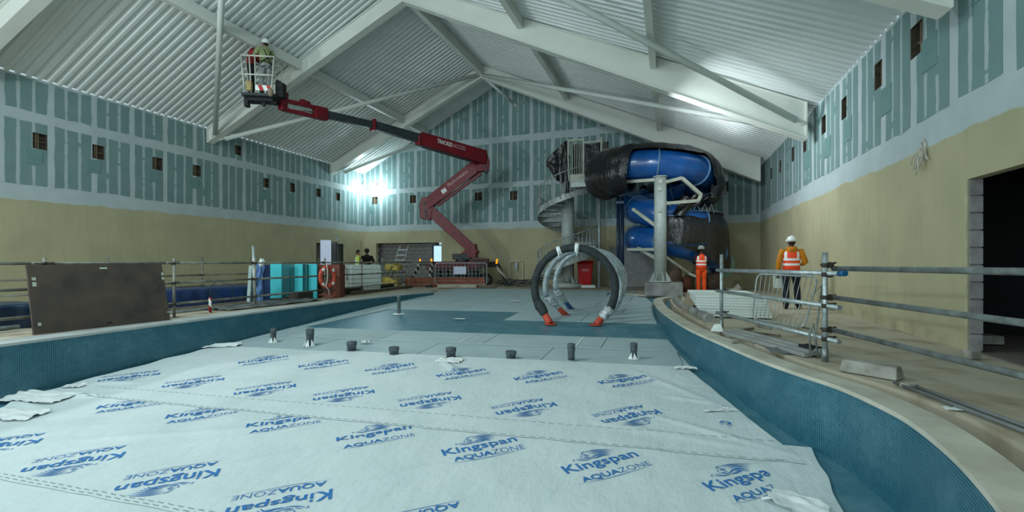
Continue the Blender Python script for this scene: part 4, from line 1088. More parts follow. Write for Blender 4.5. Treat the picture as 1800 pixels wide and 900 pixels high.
    if mats.get('hood'):
        mb = MB(); mb.tube([N_+Vector((.085*math.cos(a), -.03+.08*math.sin(a), .0+.02*math.sin(a))) for a in [2*PI*k/16 for k in range(16)]], [(.04,.035)]*16, 8, closed=True)
        mb.ball(N_+Vector((0,-.10,-.04)), (.1,.055,.08)); mb.build('hood', mats['hood'], t)
    if mats.get('vest'):
        mb = MB()
        mb.loft([(P+Vector((0,0,-.03)), .185,.142), (P+Vector((0,0,.08)), .182,.14), (S_, .178,.14), (C+Vector((0,0,-.04)), .20,.148), (C+Vector((0,0,.055)), .178,.132), (N_+Vector((0,0,-.035)), .125,.105), (N_+Vector((0,0,-.005)), .085,.085)], 24)
        mb.build('reflective_vest', mats['vest'], t)
    if mats.get('harness'):
        mb = MB()
        for s in (-1, 1):
            mb.tube([C+Vector((s*.13,-.0,.10)), C+Vector((s*.10,-.15,.02)), S_+Vector((s*.02,-.155,.0)), P+Vector((-s*.13,-.125,.06)), P+Vector((-s*.17,0,-.02))], (.012), 6)
            mb.tube([P+Vector((s*.05,-.13,-.05)), P+Vector((s*.15,-.09,-.12)), P+Vector((s*.19,.02,-.04))], .012, 6)
        mb.tube([P+Vector((.185*math.cos(a), .14*math.sin(a), .06)) for a in [2*PI*k/16 for k in range(16)]], .013, 6, closed=True)
        mb.build('harness', mats['harness'], t)
    t.location = loc; t.rotation_euler = (0, 0, rot); t.scale = (scale,)*3
    if mats.get('emblem'):
        tr = text_mesh('TFC', .14, -.07, -.02, .02); mb = MB()
        for q in tr: mb.face([(-x, C.y-.150, C.z+.035+y) for x, y in q])
        mb.build('back_lettering', M['blackfab'], t)
    return t
# near worker walking away beside the barrier
l1 = Vector((2.84,13.11,0.01)); yaw1 = -.12
p1 = person('person in white hard hat, mustard top and orange vest walking away, carrying a board', (l1.x, l1.y, .0), yaw1,
    dict(anL=(-.12,-.12,.10), knL=(-.11,.08,.50), anR=(.16,.22,.10), knR=(.13,.17,.52), hpL=(-.09,0,.90), hpR=(.09,.02,.90), toeL=(-.02,.2,0), toeR=(.06,.2,.03), elL=(-.27,-.02,1.12), wrL=(-.28,.03,.86), elR=(.285,-.04,1.14), wrR=(.24,.17,1.08), look=(-.25,1,-.12)),
    dict(legs=M['navy'], top=M['mustard'], hood=M['mustard'], vest=M['vest_orange']), helmet=M['helmet'], face_dark=True, scale=1.03)
mb = MB(); c = Vector(l1)+rotz(yaw1) @ Vector((-.25, .1, .70)); mb.box(c, (.30,.02,.40), rotz(.25)); tag(mb.build('small_board', M['styro'], loc=c), 'white sheet of board held at the side of the walking worker', 'board')
# far worker in orange
l2 = Vector((1.03,17.94,0.00))
person('person in all-orange work clothes and reflective vest standing before the wrapped slide', (l2.x, l2.y, 0), .12,
    dict(elL=(-.27,.05,1.16), wrL=(-.18,.22,1.12), elR=(.27,.05,1.16), wrR=(.18,.22,1.12), look=(.05,1,-.2)),
    dict(legs=M['orange_fab'], top=M['navy'], vest=M['vest_orange'], boots=M['greyfab'], emblem=1), helmet=M['helmet'], face_dark=True, scale=1.0)
# two far workers by the back-left corner
l3, l4 = Vector((-12.66,16.34,0.20)), Vector((-12.76,17.05,0.17))
person('person in yellow reflective jacket by the far left corner', (l3.x, l3.y, 0), -.9, dict(elL=(-.24,.08,1.15), wrL=(-.12,.25,1.12)), dict(legs=M['navy'], top=M['vest_yellow'], vest=M['vest_yellow']), scale=.97)
person('person in dark clothing and dark helmet by the far left corner', (l4.x, l4.y, 0), .7, dict(elR=(.3,.08,1.15), wrR=(.2,.25,1.12)), dict(legs=M['navy'], top=M['blackfab'], vest=None), helmet=M['black'], scale=1.0)

# ================================================================== TRACKED BOOM LIFT
bd = 22.0
BL = thing('boom_lift', 'dark red tracked boom lift on striped outriggers with its basket raised to the roof', 'boom lift', (-9.95,20.15,0.07))
k0, k1 = atD(832,440,bd), atD(748,362,bd)      # lower riser
k2 = Vector((-8.27,19.78,5.89))                          # upper riser top
m0, m1 = Vector((-8.17,19.60,6.00)), Vector((-10.18,17.21,6.45))   # main boom
m2, m3 = Vector((-11.22,15.36,6.61)), Vector((-12.00,13.61,6.59))   # extension
j0, j1 = Vector((-11.96,13.62,6.57)), Vector((-12.36,12.01,6.47))   # jib
def seg(nm, a, b, w, h, m, w2=None, h2=None): mb = MB(); mb.beam(a, b, w, h, w2, h2); return mb.build(nm, m, BL, bevel=.015)
seg('lower_riser_arm', k0, k1+(k1-k0)*.02, .32, .46, M['red'], .32, .5)
seg('upper_riser_arm', k1, k2, .34, .52, M['red'], .34, .62)
mb = MB(); dn = (k2-k1).normalized(); mb.beam(k1+dn*.6-Vector((-.12,0,.36)), k2-dn*.3-Vector((-.1,0,.42)), .12, .1); mb.build('riser_link', M['red'], BL)
mb = MB(); mb.cyl(k1+dn*.9-Vector((-.07,.1,.27)), k2-dn*.9-Vector((-.07,.1,.34)), .03, 8); mb.build('hydraulic_rod', M['galv_bright'], BL)
seg('main_boom', m0, m1, .36, .62, M['red'], .34, .54)
seg('extension_boom', m1, m2, .26, .36, M['dark'], .24, .34)
seg('boom_collar', m2+(m1-m2)*.03, m2-(m1-m2)*.02, .34, .46, M['red'])
seg('extension_boom', m2, m3, .20, .28, M['dark'], .2, .27)
for a, nm in ((k1,'elbow_bracket'), (k2,'elbow_bracket')):
    mb = MB(); cd = Vector((math.cos(TH), math.sin(TH), 0)); fw = Vector((-math.sin(TH), math.cos(TH), 0))
    up = Vector((0,0,1)); sgn = -1 if a is k1 else 1
    prof = [(-.22,-.62),(.25,-.7),(.36,-.2),(.30,.35),(-.12,.42),(-.30,.05)] if a is k1 else [(-.35,-.55),(.22,-.45),(.26,.0),(.12,.42),(-.25,.35),(-.45,-.1)]
    poly = [a+cd*x+up*z-fw*.2 for x, z in prof]; mb.prism(poly, fw*.4); mb.build(nm, M['red'], BL, bevel=.02)
    mb = MB()
    for x, z in ((0,.12),(.05,-.3),(.1,-.5)): mb.cyl(a+cd*x+up*z-fw*.24, a+cd*x+up*z+fw*.24, .07, 12)
    mb.build('pivot_pin', M['dark'], BL)
mb = MB(); mb.beam(m0+(m1-m0)*.24-Vector((0,0,.2)), k2-Vector((.15,0,.25)), .14, .14); mb.build('lift_cylinder', M['red'], BL)
mb = MB(); d_ = (m1-m0); mb.beam(m0+d_*.2-Vector((0,0,.36)), m1-d_*.03-Vector((0,0,.33)), .08, .05); mb.build('hose_tray', M['dark'], BL)
mb = MB(); mb.box(m1+Vector((0,0,-.1)), (.25,.4,.4)); mb.build('boom_head_block', M['red'], BL, bevel=.02)
# lettering on the boom side facing the hall
def lettering(par, txt, a, b, hgt, off, m, bold=.015, frac=(0,1), z=0):
    ax = (b-a).normalized(); fw = Vector((-ax.y, ax.x, 0)).normalized()
    if fw.y > 0: fw = -fw
    up = (ax.cross(fw) if ax.cross(fw).z > 0 else fw.cross(ax)).normalized(); L = (b-a).length*(frac[1]-frac[0]); s = a+(b-a)*frac[0]
    mb = MB()
    for q in text_mesh(txt, L, 0, 0, bold, cap=hgt): mb.face([s+ax*x+up*(y+z)+fw*off for x, y in q])
    mb.build('lettering', m, par)
    return ax, up, fw, s
pale_red = mat('faded_lettering', (206,170,172), .6); 
lettering(BL, 'TRACKED', m1, m0, .17, .182, M['white'], .02, (.23,.46), -.0)
lettering(BL, 'ACCESS', m1, m0, .17, .184, pale_red, .0, (.47,.66), -.0)
lettering(BL, 'Platformsales', k1, k2, .17, .18, pale_red, .01, (.42,.75), -.02)
ax = (k2-k1).normalized(); s = k1+(k2-k1)*.33; fw = Vector((math.sin(TH), -math.cos(TH), 0)); up = Vector((0,0,1)); up = (up-ax*up.dot(ax)).normalized()
mb = MB(); mb.hexa([s+fw*.172+ax*x+up*y+fw*z for z, x, y in ((0,-.13,-.1),(0,.13,-.1),(.008,.13,-.1),(.008,-.13,-.1),(0,-.13,.1),(0,.13,.1),(.008,.13,.1),(.008,-.13,.1))]); mb.build('white_sticker', M['white'], BL)
# jib frame
jd = (j1-j0)
for z in (.17,-.17): 
    mb = MB(); mb.beam(j0+Vector((0,0,z*1.0)), j1+Vector((0,0,z*.9)), .16, .12); mb.build('jib_bar', M['red'], BL, bevel=.01)
mb = MB(); mb.beam(j0-jd*.0, j0+jd*.3, .26, .44); mb.beam(j0+jd*.42+Vector((0,0,.2)), j0+jd*.62+Vector((0,0,.24)), .2, .2); mb.build('jib_casting', M['red'], BL, bevel=.02)
mb = MB(); mb.cyl(j0+jd*.25, j1-Vector((0,0,.1)), .035, 8); mb.build('jib_cylinder', M['galv_bright'], BL)
mb = MB(); mb.beam(j1-Vector((0,0,.2)), j1+Vector((0,0,.42)), .2, .22, .24, .3, up=(0,1,0)); mb.build('basket_mount', M['red'], BL, bevel=.02)
mb = MB(); q = Vector((-12.25,11.83,6.85)); mb.box(q, (.26,.26,.5), rotz(.3)); mb.ball(q+Vector((-.12,0,.3)), .09); mb.build('rotator', M['black'], BL, bevel=.03)
# basket
bc = Vector((-12.67,11.47,6.55)); bz = bc.z; hw, hd_, hh = .50, .36, 1.22; Rb = rotz(TH+.12)
def bp(x, y, z): return bc+Rb @ Vector((x, y, z))+Vector((-.0, 0, 0))
bk = []
mb = MB(); mb.box(bp(0,0,.0), (1.0,.72,.09), Rb); mb.build('basket_floor', M['dark'], BL, bevel=.01)
mb = MB(); mb.box(bp(.0,-.0,-.10), (.84,.4,.12), Rb); mb.box(bp(-.42,-.1,-.18), (.13,.2,.34), Rb); mb.box(bp(.40,0,-.12), (.15,.25,.16), Rb); mb.box(bp(.1,-.1,-.24), (.1,.1,.14), Rb); mb.build('basket_underframe', M['black'], BL, bevel=.02)
cage = mat('pale_basket_tube', (206,210,196), .5)
for z in (.62, hh):
    mb = MB(); mb.tube([bp(-hw,-hd_,z), bp(hw,-hd_,z), bp(hw,hd_,z), bp(-hw,hd_,z)], .024, 8, closed=True); mb.build('basket_rail', cage, BL)
for x, y in ((-hw,-hd_),(-.25,-hd_),(-.08,-hd_),(hw,-hd_),(hw,hd_),(.1,hd_),(-hw,hd_),(-hw,0)):
    mb = MB(); mb.cyl(bp(x*.80,y*.9,.04), bp(x,y,hh), .022, 8); mb.build('basket_post', cage, BL)
mb = MB(); mb.box(bp(.18,-hd_-.0,.20), (.5,.02,.17), Rb); mb.build('striped_toe_board', striped('basket_stripes', (176,40,40), (236,240,236), .5, .3), BL)
mb = MB(); mb.box(bp(-.22,-hd_-.06,.22), (.16,.14,.30), Rb); mb.build('control_box', mat('tan_yellow_box', (176,156,104), .7), BL, bevel=.02)
mb = MB(); mb.ball(bp(.42,-hd_-.05,.05), (.09,.09,.14)); mb.build('hose_coil', mat('tan_hose', (150,130,110), .8), BL)
# two workers standing in the basket
q = bp(.12,-.05,.052)
person('person in white hard hat and dark harness standing in the raised basket', q, TH+.9,
    dict(elL=(-.28,.1,1.2), wrL=(-.16,.26,1.3), elR=(.28,.12,1.3), wrR=(.2,.25,1.5), look=(.1,1,.15)), dict(legs=M['greyfab'], top=M['olive'], harness=M['blackfab']), helmet=M['helmet'], scale=1.06)
q = bp(-.36,.06,.052)
person('person in dark red top leaning at the left side of the raised basket', q, TH-1.2,
    dict(head=(0,.12,1.50), neck=(0,.07,1.40), chest=(0,.04,1.28), shL=(-.19,.04,1.34), shR=(.19,.04,1.34), elL=(-.26,.18,1.2), wrL=(-.16,.3,1.35), elR=(.26,.18,1.2), wrR=(.14,.28,1.1), look=(.3,1,-.2)),
    dict(legs=M['navy'], top=M['red_fab'], vest=None), helmet=None, scale=1.06)
# chassis
cx = Vector((-9.91,20.06,0.90)); Rc = rotz(TH)
def cp(x, y, z): return Vector((cx.x, cx.y, 0))+Rc @ Vector((x, y, z))
mb = MB(); mb.box(cp(-.05,0,.98), (2.5,1.0,.42), Rc); mb.build('chassis', mat('dark_maroon_body', (86,26,34), .5), BL, bevel=.03)
mb = MB(); mb.box(cp(-.05,-.52,1.08), (2.3,.04,.18), Rc); mb.build('body_panel', mat('dull_red_panel', (110,24,34), .5), BL)
for s in (-1, 1):
    mb = MB(); pts = [cp(1.05*math.copysign(1, math.cos(a))*min(1, abs(math.cos(a))*1.6)+0, s*.42, .62+.25*max(-1, min(1, math.sin(a)*1.5))) for a in [2*PI*k/24 for k in range(24)]]
    mb.tube(pts, [(.03,.16)]*24, 6, closed=True); mb.build('rubber_track', M['black'], BL)
    for k in range(5): mb = MB(); mb.cyl(cp(-.85+.42*k, s*.42-.12, .60), cp(-.85+.42*k, s*.42+.12, .60), .16, 14); mb.build('track_roller', M['dark'], BL)
mb = MB(); mb.cyl(cp(.35,0,1.15), cp(.35,0,1.3), .34, 20); mb.box(cp(.35,0,1.42), (.9,.6,.28), Rc); mb.build('turret', M['dark'], BL, bevel=.02)
mb = MB(); mb.beam(cp(.3,0,1.35), k0+Vector((.15,0,.1)), .34, .3, .34, .5); mb.build('riser_base', M['red'], BL, bevel=.02)
mb = MB(); mb.beam(k0-Vector((.0,0,.35)), k0+Vector((0,0,.3)), .4, .34, .3, .3, up=(0,1,0)); mb.build('elbow_bracket', M['red'], BL, bevel=.03)
mb = MB(); mb.box(cp(1.2,-.1,1.12), (.9,.7,.42), Rc); mb.build('engine_box', mat('dark_maroon_cover', (70,30,36), .5), BL, bevel=.03)
fw = Vector((math.sin(TH), -math.cos(TH), 0))
for (x, y, px, py) in ((-1.3,-.7,755,503), (-1.3,.7,722,496), (1.4,.7,893,488), (1.4,-.6,892,494)):
    foot = Vector({(755,503): (-10.64,18.86,0.04), (722,496): (-12.37,20.05,0.15), (893,488): (-7.82,21.84,0.37), (892,494): (-7.62,21.28,0.25)}[(px, py)]); foot.z = .04
    ap = cp(x*.7, y*.5, .98); kn = (ap*.35+foot*.65); kn.z = 1.12 if py != 494 else 1.0
    mb = MB(); mb.beam(ap, kn, .16, .2, .14, .16); mb.build('outrigger_arm', M['dark'], BL, bevel=.01)
    mb = MB(); mb.beam(kn, foot+Vector((0,0,.06)), .11, .13, .1, .1, up=(.3,1,0)); mb.build('outrigger_leg', M['stripe_black'], BL)
    mb = MB(); mb.tube([foot-Vector((0,0,.04)), foot+Vector((0,0,.03))], [.2, .16], 14); mb.build('outrigger_pad', M['dark'], BL)
    mb = MB(); mb.tube([kn+Vector((0,0,.08)), kn+Vector((0,0,.13)), kn+Vector((0,0,.2))], [.045,.045,.03], 10); mb.build('beacon', M['amber'], BL)
# fence panels and orange matting by the lift
def barrier(label, a, b, z0, z1, nbars, m, r=.019, rb=.008, lean=(0,0,0), mesh=False, sign=None, group=None, arch=True, feet=True):
    a, b, ln = Vector(a), Vector(b), Vector(lean); t = thing('crowd_barrier', label, 'barrier', (a+b)/2, group)
    e = (b-a); e.z = 0; L = e.length; e.normalize()
    def P(u, v): return a+e*L*u+(b-a-e*L)*u+Vector((0,0,1))*(z0+(z1-z0)*v)+ln*v
    c = .06
    loop = []
    for cu, cv, a0 in ((1-c,1-c*2,0),(c,1-c*2,PI/2),(c,c*2,PI),(1-c,c*2,1.5*PI)):
        for k in range(4): an = a0+k*PI/6; loop.append(P(cu+c*math.cos(an), cv+c*2*math.sin(an)))
    mb = MB(); mb.tube(loop, r, 8, closed=True); mb.build('frame', m, t)
    for k in range(1, nbars): mb = MB(); mb.cyl(P(k/nbars,.01), P(k/nbars,.99), rb, 6); mb.build('bar', m, t)
    if mesh:
        for k in range(1, 6): mb = MB(); mb.cyl(P(.005,k/6), P(.995,k/6), rb, 5); mb.build('bar', m, t)
    nrm = Vector((-e.y, e.x, 0))
    if feet:
        for u in (.12,.88):
            q = P(u, 0); mb = MB(); mb.tube([q+nrm*.28-Vector((0,0,z0-.02)), q+nrm*.2-Vector((0,0,z0-.05)), q, q-nrm*.2-Vector((0,0,z0-.05)), q-nrm*.28-Vector((0,0,z0-.02))], r*.8, 6); mb.build('foot', m, t)
    if sign:
        u0, u1, v0, v1 = sign; q = -nrm*.03; mb = MB(); pl = [P(u0,v0)+q, P(u1,v0)+q, P(u1,v1)+q, P(u0,v1)+q]; mb.prism(pl, nrm*.012); mb.build('sign_panel', M['lilac'], t)
    return t
fa, fb = (-10.14,18.49,0.02), (-7.92,19.27,0.02)
barrier('silver mesh barrier with a white sign in front of the boom lift', (fa[0],fa[1],0), (fb[0],fb[1],0), .14, 1.12, 14, M['galv_bright'], mesh=True, sign=(.36,.6,.48,.84))
fa, fb = (-11.34,18.18,0.01), (-10.21,18.47,0.02)
barrier('dull mesh barrier left of the one carrying the white sign', (fa[0],fa[1],0), (fb[0],fb[1],0), .14, 1.1, 9, M['galv_dark'], mesh=True)
fa, fb = (-7.89,22.03,0.31), (-7.23,22.26,0.31)
barrier('small cream barrier frame leaning on the back wall right of the boom lift', (fa[0],fa[1]+.2,0), (fb[0],fb[1]+.2,0), .1, 1.2, 2, mat('cream_tube', (206,208,186), .6), r=.025, lean=(0,.08,0), feet=False, sign=(.42,.56,.62,.95))
mb = MB(); c = cp(-.1,-.95,0)
mb.grid(70, 6, lambda u, v: c+Rc @ Vector((-2.1+3.7*u, .03*math.sin(u*150)+.02*noise.noise((u*20, v*3, 0)), .02+.42*v+.02*noise.noise((u*14, 3, 1))*v)))
tag(mb.build('mesh_fence', M['orange'], loc=c), 'low strip of faded orange plastic fencing below the boom lift tracks', 'fence')
# wheel and cables to the right of the lift
q = Vector((-8.53,20.54,0.35)); q.z = .3; mb = MB(); mb.tube([q+Vector((.28*math.cos(a), .09*math.cos(a), .28*math.sin(a)-.0)) for a in [2*PI*k/20 for k in range(20)]], .07, 8, closed=True)
t = thing('spare_wheel', 'small dark wheel propped upright at the right end of the boom lift', 'wheel', q); mb.build('tyre', M['black'], t)
mb = MB(); mb.cyl(q-fw*.04, q+fw*.04, .2, 16); mb.build('hub', M['dark'], t)
mb = MB()
for k in range(8):
    a = Vector((-7.62,20.64,0.09)); mb.tube([(a.x-.3+.45*i, a.y+.25*math.sin(i*1.3+k*2)+.08*k-.3, .03+.10*abs(math.sin(i*1.1+k))+.03*k) for i in range(6)], .022, 6)
tag(mb.build('cable_tangle', M['dark'], loc=(a.x, a.y, 0)), 'tangle of dark cables on the floor right of the boom lift', 'cables')
# low white kerb blocks at the far edge
for i, (px0, px1, py, nm) in enumerate(((770,838,503,'left'), (842,872,505,'middle'), (995,1045,503,'right'))):
    a, b = atD(px0, py, 20.5), atD(px1, py, 20.5); mb = MB(); mb.beam((a.x,a.y,.08), (b.x,b.y,.08), .4, .12)
    tag(mb.build('timber_block', (M['concrete'], M['wood'], M['styro'])[i], loc=((a.x+b.x)/2,(a.y+b.y)/2,.08), bevel=.01), 'low flat board lying along the far floor edge, %s one' % nm, 'board')

# yellow machine, ladders and trestle near the far-left opening
q = Vector((-12.09,18.03,0.14)); q.z = 0
t = thing('plant_machine', 'small dull yellow site machine with slanting frame before the far left opening', 'machine', q)
for a, b, w, h in (((-.35,0,.1),(-.35,0,.5),.5,.3),): mb = MB(); mb.box(q+Vector((0,0,.28)), (.8,.6,.4), rotz(.3)); mb.build('tank', M['yellow'], t, bevel=.05)
mb = MB(); mb.box(q+Vector((0,.1,.92)), (.7,.5,.3), rotz(.3)); mb.build('engine_cover', M['yellow'], t, bevel=.06)
mb = MB()
for a, b in (((-.45,-.2,.05),(.1,-.2,1.0)), ((-.45,.2,.05),(.1,.2,1.0)), ((.42,-.2,.1),(.42,-.2,1.05)), ((.42,-.2,1.05),(-.1,-.2,1.15))): mb.cyl(q+Vector(a), q+Vector(b), .035, 8)
mb.build('frame', mat('brown_yellow_tube', (150,134,84), .6), t)
mb = MB()
for k in range(4): mb.tube([q+Vector((.1*k,-.3,.5)), q+Vector((.45+.05*k,-.35,.35+.1*k)), q+Vector((.75,-.3,.15+.06*k))], .02, 6)
mb.build('hose', M['grey'], t)
def ladder(label, a, b, w, m, rungs=6):
    a, b = Vector(a), Vector(b); t = thing('step_ladder', label, 'ladder', (a.x, a.y, 0)); sd = Vector((math.cos(TH), math.sin(TH), 0))*w/2
    for s in (-1, 1): mb = MB(); mb.beam(a+sd*s, b+sd*s*.8, .05, .03); mb.build('stile', m, t)
    for k in range(1, rungs): q = a.lerp(b, k/rungs); mb = MB(); mb.beam(q-sd, q+sd, .05, .03); mb.build('rung', m, t)
    return t
def g(px, d): v = atD(px, 490, d); return Vector((v.x, v.y, .01))
a = g(668,22.3); ladder('pale trestle ladder leaning behind the far rail, left of the yellow machine', a, a+Vector((-.35,.25,1.35)), .5, M['galv_bright'])
a = g(656,22.1); ladder('second pale trestle ladder, left one of the pair', a, a+Vector((.2,.25,1.35)), .4, M['galv_bright'])
a = g(697,22.9); ladder('slanting aluminium ladder inside the far left opening', a+Vector((0,-.4,0)), a+Vector((.45,.0,2.0)), .5, M['galv_bright'], 8)

# ================================================================== SPIRAL STAIR
sc = Vector((-4.45, 20.5, 0)); SR = 1.35; CR = .29
ST = thing('spiral_stair', 'galvanised spiral staircase around a thick grey column, left of the slide', 'staircase', sc)
mb = MB(); mb.cyl(sc+Vector((0,0,.28)), sc+Vector((0,0,4.75)), CR, 28); mb.build('centre_column', M['column'], ST)
mb = MB(); mb.tube([sc+Vector((0,0,.02)), sc+Vector((0,0,.2))], [.75,.75], 28)
mb.tube([sc+Vector((0,0,.2)), sc+Vector((0,0,.24))], [.5,.5], 24)
for k in range(10):
    a = 2*PI*k/10; d = Vector((math.cos(a), math.sin(a), 0)); mb.prism([sc+d*CR*.95+Vector((0,0,.24)), sc+d*.48+Vector((0,0,.24)), sc+d*CR*.95+Vector((0,0,.55))], d.cross(Vector((0,0,1)))*.02)
mb.build('base_plate', M['column'], ST)
A0, A1, Z0, Z1 = math.radians(175), math.radians(730), .30, 4.66; NS = 22
def sp(a, r, z): return sc+Vector((math.cos(a)*r, math.sin(a)*r, z))
def za(a): return Z0+(a-A0)/(A1-A0)*(Z1-Z0)
for k in range(NS):
    a0 = A0+(A1-A0)*k/NS; a1 = A0+(A1-A0)*(k+1.12)/NS; z = za(a0+(A1-A0)/NS)
    mb = MB(); P = [sp(a0, CR, z), sp(a0, SR, z), sp((a0+a1)/2, SR, z), sp(a1, SR, z), sp(a1, CR, z)]
    mb.prism(P, (0,0,-.04)); P2 = [sp(a0, CR, z-.04), sp(a0, SR, z-.04), sp(a0, SR, z-.15), sp(a0, CR, z-.15)]; mb.prism(P2, (.01,.01,0))
    mb.build('tread', M['stair'], ST)
def helix(r, dz, n=70, a0=None, a1=None): 
    a0 = A0 if a0 is None else a0; a1 = A1 if a1 is None else a1
    return [sp(a0+(a1-a0)*i/n, r, za(a0+(a1-a0)*i/n)+dz) for i in range(n+1)]
mb = MB(); lo_, hi_ = helix(SR+.01, -.12), helix(SR+.01, .12); mb.ribbon(lo_, hi_); mb.ribbon(helix(SR+.03,-.12), helix(SR+.03,.12)); mb.ribbon(lo_, helix(SR+.03,-.12)); mb.ribbon(hi_, helix(SR+.03,.12)); mb.build('stringer', M['stair'], ST)
mb = MB(); mb.tube(helix(SR+.02, 1.1), .025, 8); mb.build('handrail', M['stair'], ST)
mb = MB(); mb.tube(helix(SR+.02, .62), .012, 6); mb.build('mid_rail', M['stair'], ST)
nb = 66
for k in range(nb+1):
    a = A0+(A1-A0)*k/nb
    mb = MB(); mb.cyl(sp(a, SR+.02, za(a)), sp(a, SR+.02, za(a)+1.1), .016 if k % 6 else .026, 6); mb.build('baluster', M['stair'], ST)
# landing with railing
PF = thing('slide_platform', 'steel landing with barred railing at the top of the spiral stair', 'platform', (-3.6, 20.0, 4.6))
mb = MB(); mb.box((-3.45, 19.85, 4.62), (1.5, 1.3, .08)); mb.build('deck_plate', M['stair'], PF)
for y in (19.25, 19.85, 20.45): mb = MB(); mb.box((-3.45, y, 4.46), (1.5, .07, .22)); mb.build('deck_beam', M['stair'], PF)
for x in (-4.15, -3.5, -2.75): mb = MB(); mb.box((x, 19.22, 5.5), (.07, .07, 1.75)); mb.build('post', M['bracket'], PF)
for z in (4.85, 6.34): mb = MB(); mb.box((-3.82, 19.22, z), (.66, .06, .07)); mb.build('rail', M['bracket'], PF)
mb = MB(); mb.box((-3.12, 19.22, 6.2), (.72, .06, .07)); mb.build('rail', M['bracket'], PF)
mb = MB(); mb.box((-3.45, 19.2, 4.72), (1.46, .03, .2)); mb.build('toe_board', M['bracket'], PF)
for k in range(1, 7): mb = MB(); mb.cyl((-4.15+.65*k/7, 19.22, 4.85), (-4.15+.65*k/7, 19.22, 6.32), .018, 8); mb.build('bar', M['bracket'], PF)
mb = MB(); mb.grid(16, 10, lambda u, v: (-4.15+1.6*u, 20.0+.03*math.sin(u*22+v*3), 4.9+1.45*v+.03*math.sin(u*9)), ); mb.build('black_screen', M['tarp'], PF)
mb = MB(); mb.cyl((-3.0, 20.3, 0.02), (-3.0, 20.3, 4.4), .06, 10); mb.build('prop_leg', M['galv_bright'], PF)
# black sheeting over the stair side
mb = MB()
def drape(u, v):
    x = -5.15+.98*u; top = 5.6+.80*u**.8; bot = 5.35-.62*math.sin(min(1, u*1.2)*PI*.6)-.25*u
    z = bot+(top-bot)*v
    return (x+.03*math.sin(v*7+u*5), 19.28+.06*math.sin(u*11+v*2)+.06*noise.noise((u*6, v*6, 1)), z+.03*math.sin(u*13)*(1-v))
mb.grid(26, 18, drape); o = mb.build('black_sheeting', M['tarp'], loc=(-4.7,19.3,5.4)); tag(o, 'black plastic sheet draped over the rail at the head of the spiral stair', 'sheeting')
mb = MB(); mb.grid(8, 16, lambda u, v: (-4.30+.22*u+.02*math.sin(v*9), 19.16+.05*math.sin(u*7+v*4), 4.1+1.6*v)); tag(mb.build('black_sheeting', M['tarp'], loc=(-4.2,19.16,4.9)), 'narrow strip of black sheeting hanging beside the top landing', 'sheeting')

# ================================================================== WATER SLIDE
SLD = thing('water_slide', 'blue enclosed spiral water slide partly wrapped in black plastic', 'water slide', (-.4, 19.5, 0))
def lerpt(x, T):
    for a, b in zip(T, T[1:]):
        if a[0] <= x <= b[0]:
            t = (x-a[0])/(b[0]-a[0]); t = t*t*(3-2*t) if False else t; return [a[i]+(b[i]-a[i])*t for i in range(1, len(a))]
    return list(T[-1][1:]) if x > T[-1][0] else list(T[0][1:])
# angle: centre x, y, radius, z
TB = [(140,-.76,19.40,2.0,4.95),(270,-.76,19.40,2.0,4.74),(360,-.76,19.40,2.0,4.45),(440,-.7,19.40,1.95,4.05),(520,-.15,19.75,1.55,3.6),(560,-.0,19.8,1.45,3.35),(640,.03,19.8,1.45,2.8),(720,.05,19.8,1.45,2.42),(900,.05,19.8,1.45,2.15),(990,.05,19.8,1.45,1.9),(1070,.1,19.8,1.5,1.45),(1095,.2,19.8,1.6,1.2)]
TR_ = .53
def sl(a):
    cx_, cy_, R_, z_ = lerpt(a, TB); t = math.radians(a); return Vector((cx_+R_*math.cos(t), cy_+R_*math.sin(t), z_))
joints = [140,185,232,278,325,372,420,470,520,570,620,670,720,770,820,870,920,970,1020,1060,1095]
for a, b in zip(joints, joints[1:]):
    n = 8; mb = MB(); mb.tube([sl(a+(b-a)*i/n) for i in range(n+1)], TR_, 28, caps=False); mb.build('tube_section', M['slide_blue'], SLD)
    p = sl(b); d = (sl(min(b+1, 1094.9))-sl(b-1)).normalized(); mb = MB(); mb.tube([p-d*.03, p+d*.03], [TR_+.045]*2, 28)
    mb.build('flange', M['slide_rim'] if b != 1095 else M['pale_rim'], SLD)
# splash-out end with pale rim
p = sl(1095); d = (sl(1094.9)-sl(1093)).normalized(); mb = MB(); mb.tube([p, p+d*.25, p+d*.3], [TR_+.02, TR_+.12, TR_+.16], 28, caps=False); mb.build('exit_rim', M['pale_rim'], SLD)
# main column
COLM = thing('slide_column', 'thick pale grey column on a ribbed base carrying the slide', 'column', (-.37, 17.15, 0))
cxy = Vector((-.37, 17.15, 0)); mb = MB(); mb.cyl(cxy+Vector((0,0,.5)), cxy+Vector((0,0,4.18)), .215, 28); mb.build('shaft', M['column'], COLM)
mb = MB(); mb.tube([cxy+Vector((0,0,.46)), cxy+Vector((0,0,.5))], [.4,.4], 24); mb.tube([cxy+Vector((0,0,4.18)), cxy+Vector((0,0,4.22))], [.25,.25], 24)
for k in range(8):
    a = 2*PI*(k+.5)/8; d = Vector((math.cos(a), math.sin(a), 0)); s_ = d.cross(Vector((0,0,1)))*.02
    mb.prism([cxy+d*.2+Vector((0,0,.5)), cxy+d*.38+Vector((0,0,.5)), cxy+d*.36+Vector((0,0,.58)), cxy+d*.2+Vector((0,0,.85))], s_)
mb.build('base_plate', M['column'], COLM)
for z in (3.0, 4.0, 3.75): mb = MB(); mb.box(cxy+Vector((-.0,-.22,z)), (.12,.06,.14)); mb.build('cleat', M['bracket'], COLM)
mb = MB(); mb.box((-.25, 17.1, .22), (1.25, 1.15, .46)); PL = tag(mb.build('concrete_plinth', M['block'], loc=(-.25,17.1,0), bevel=.02), 'rough grey concrete plinth under the slide column', 'plinth')
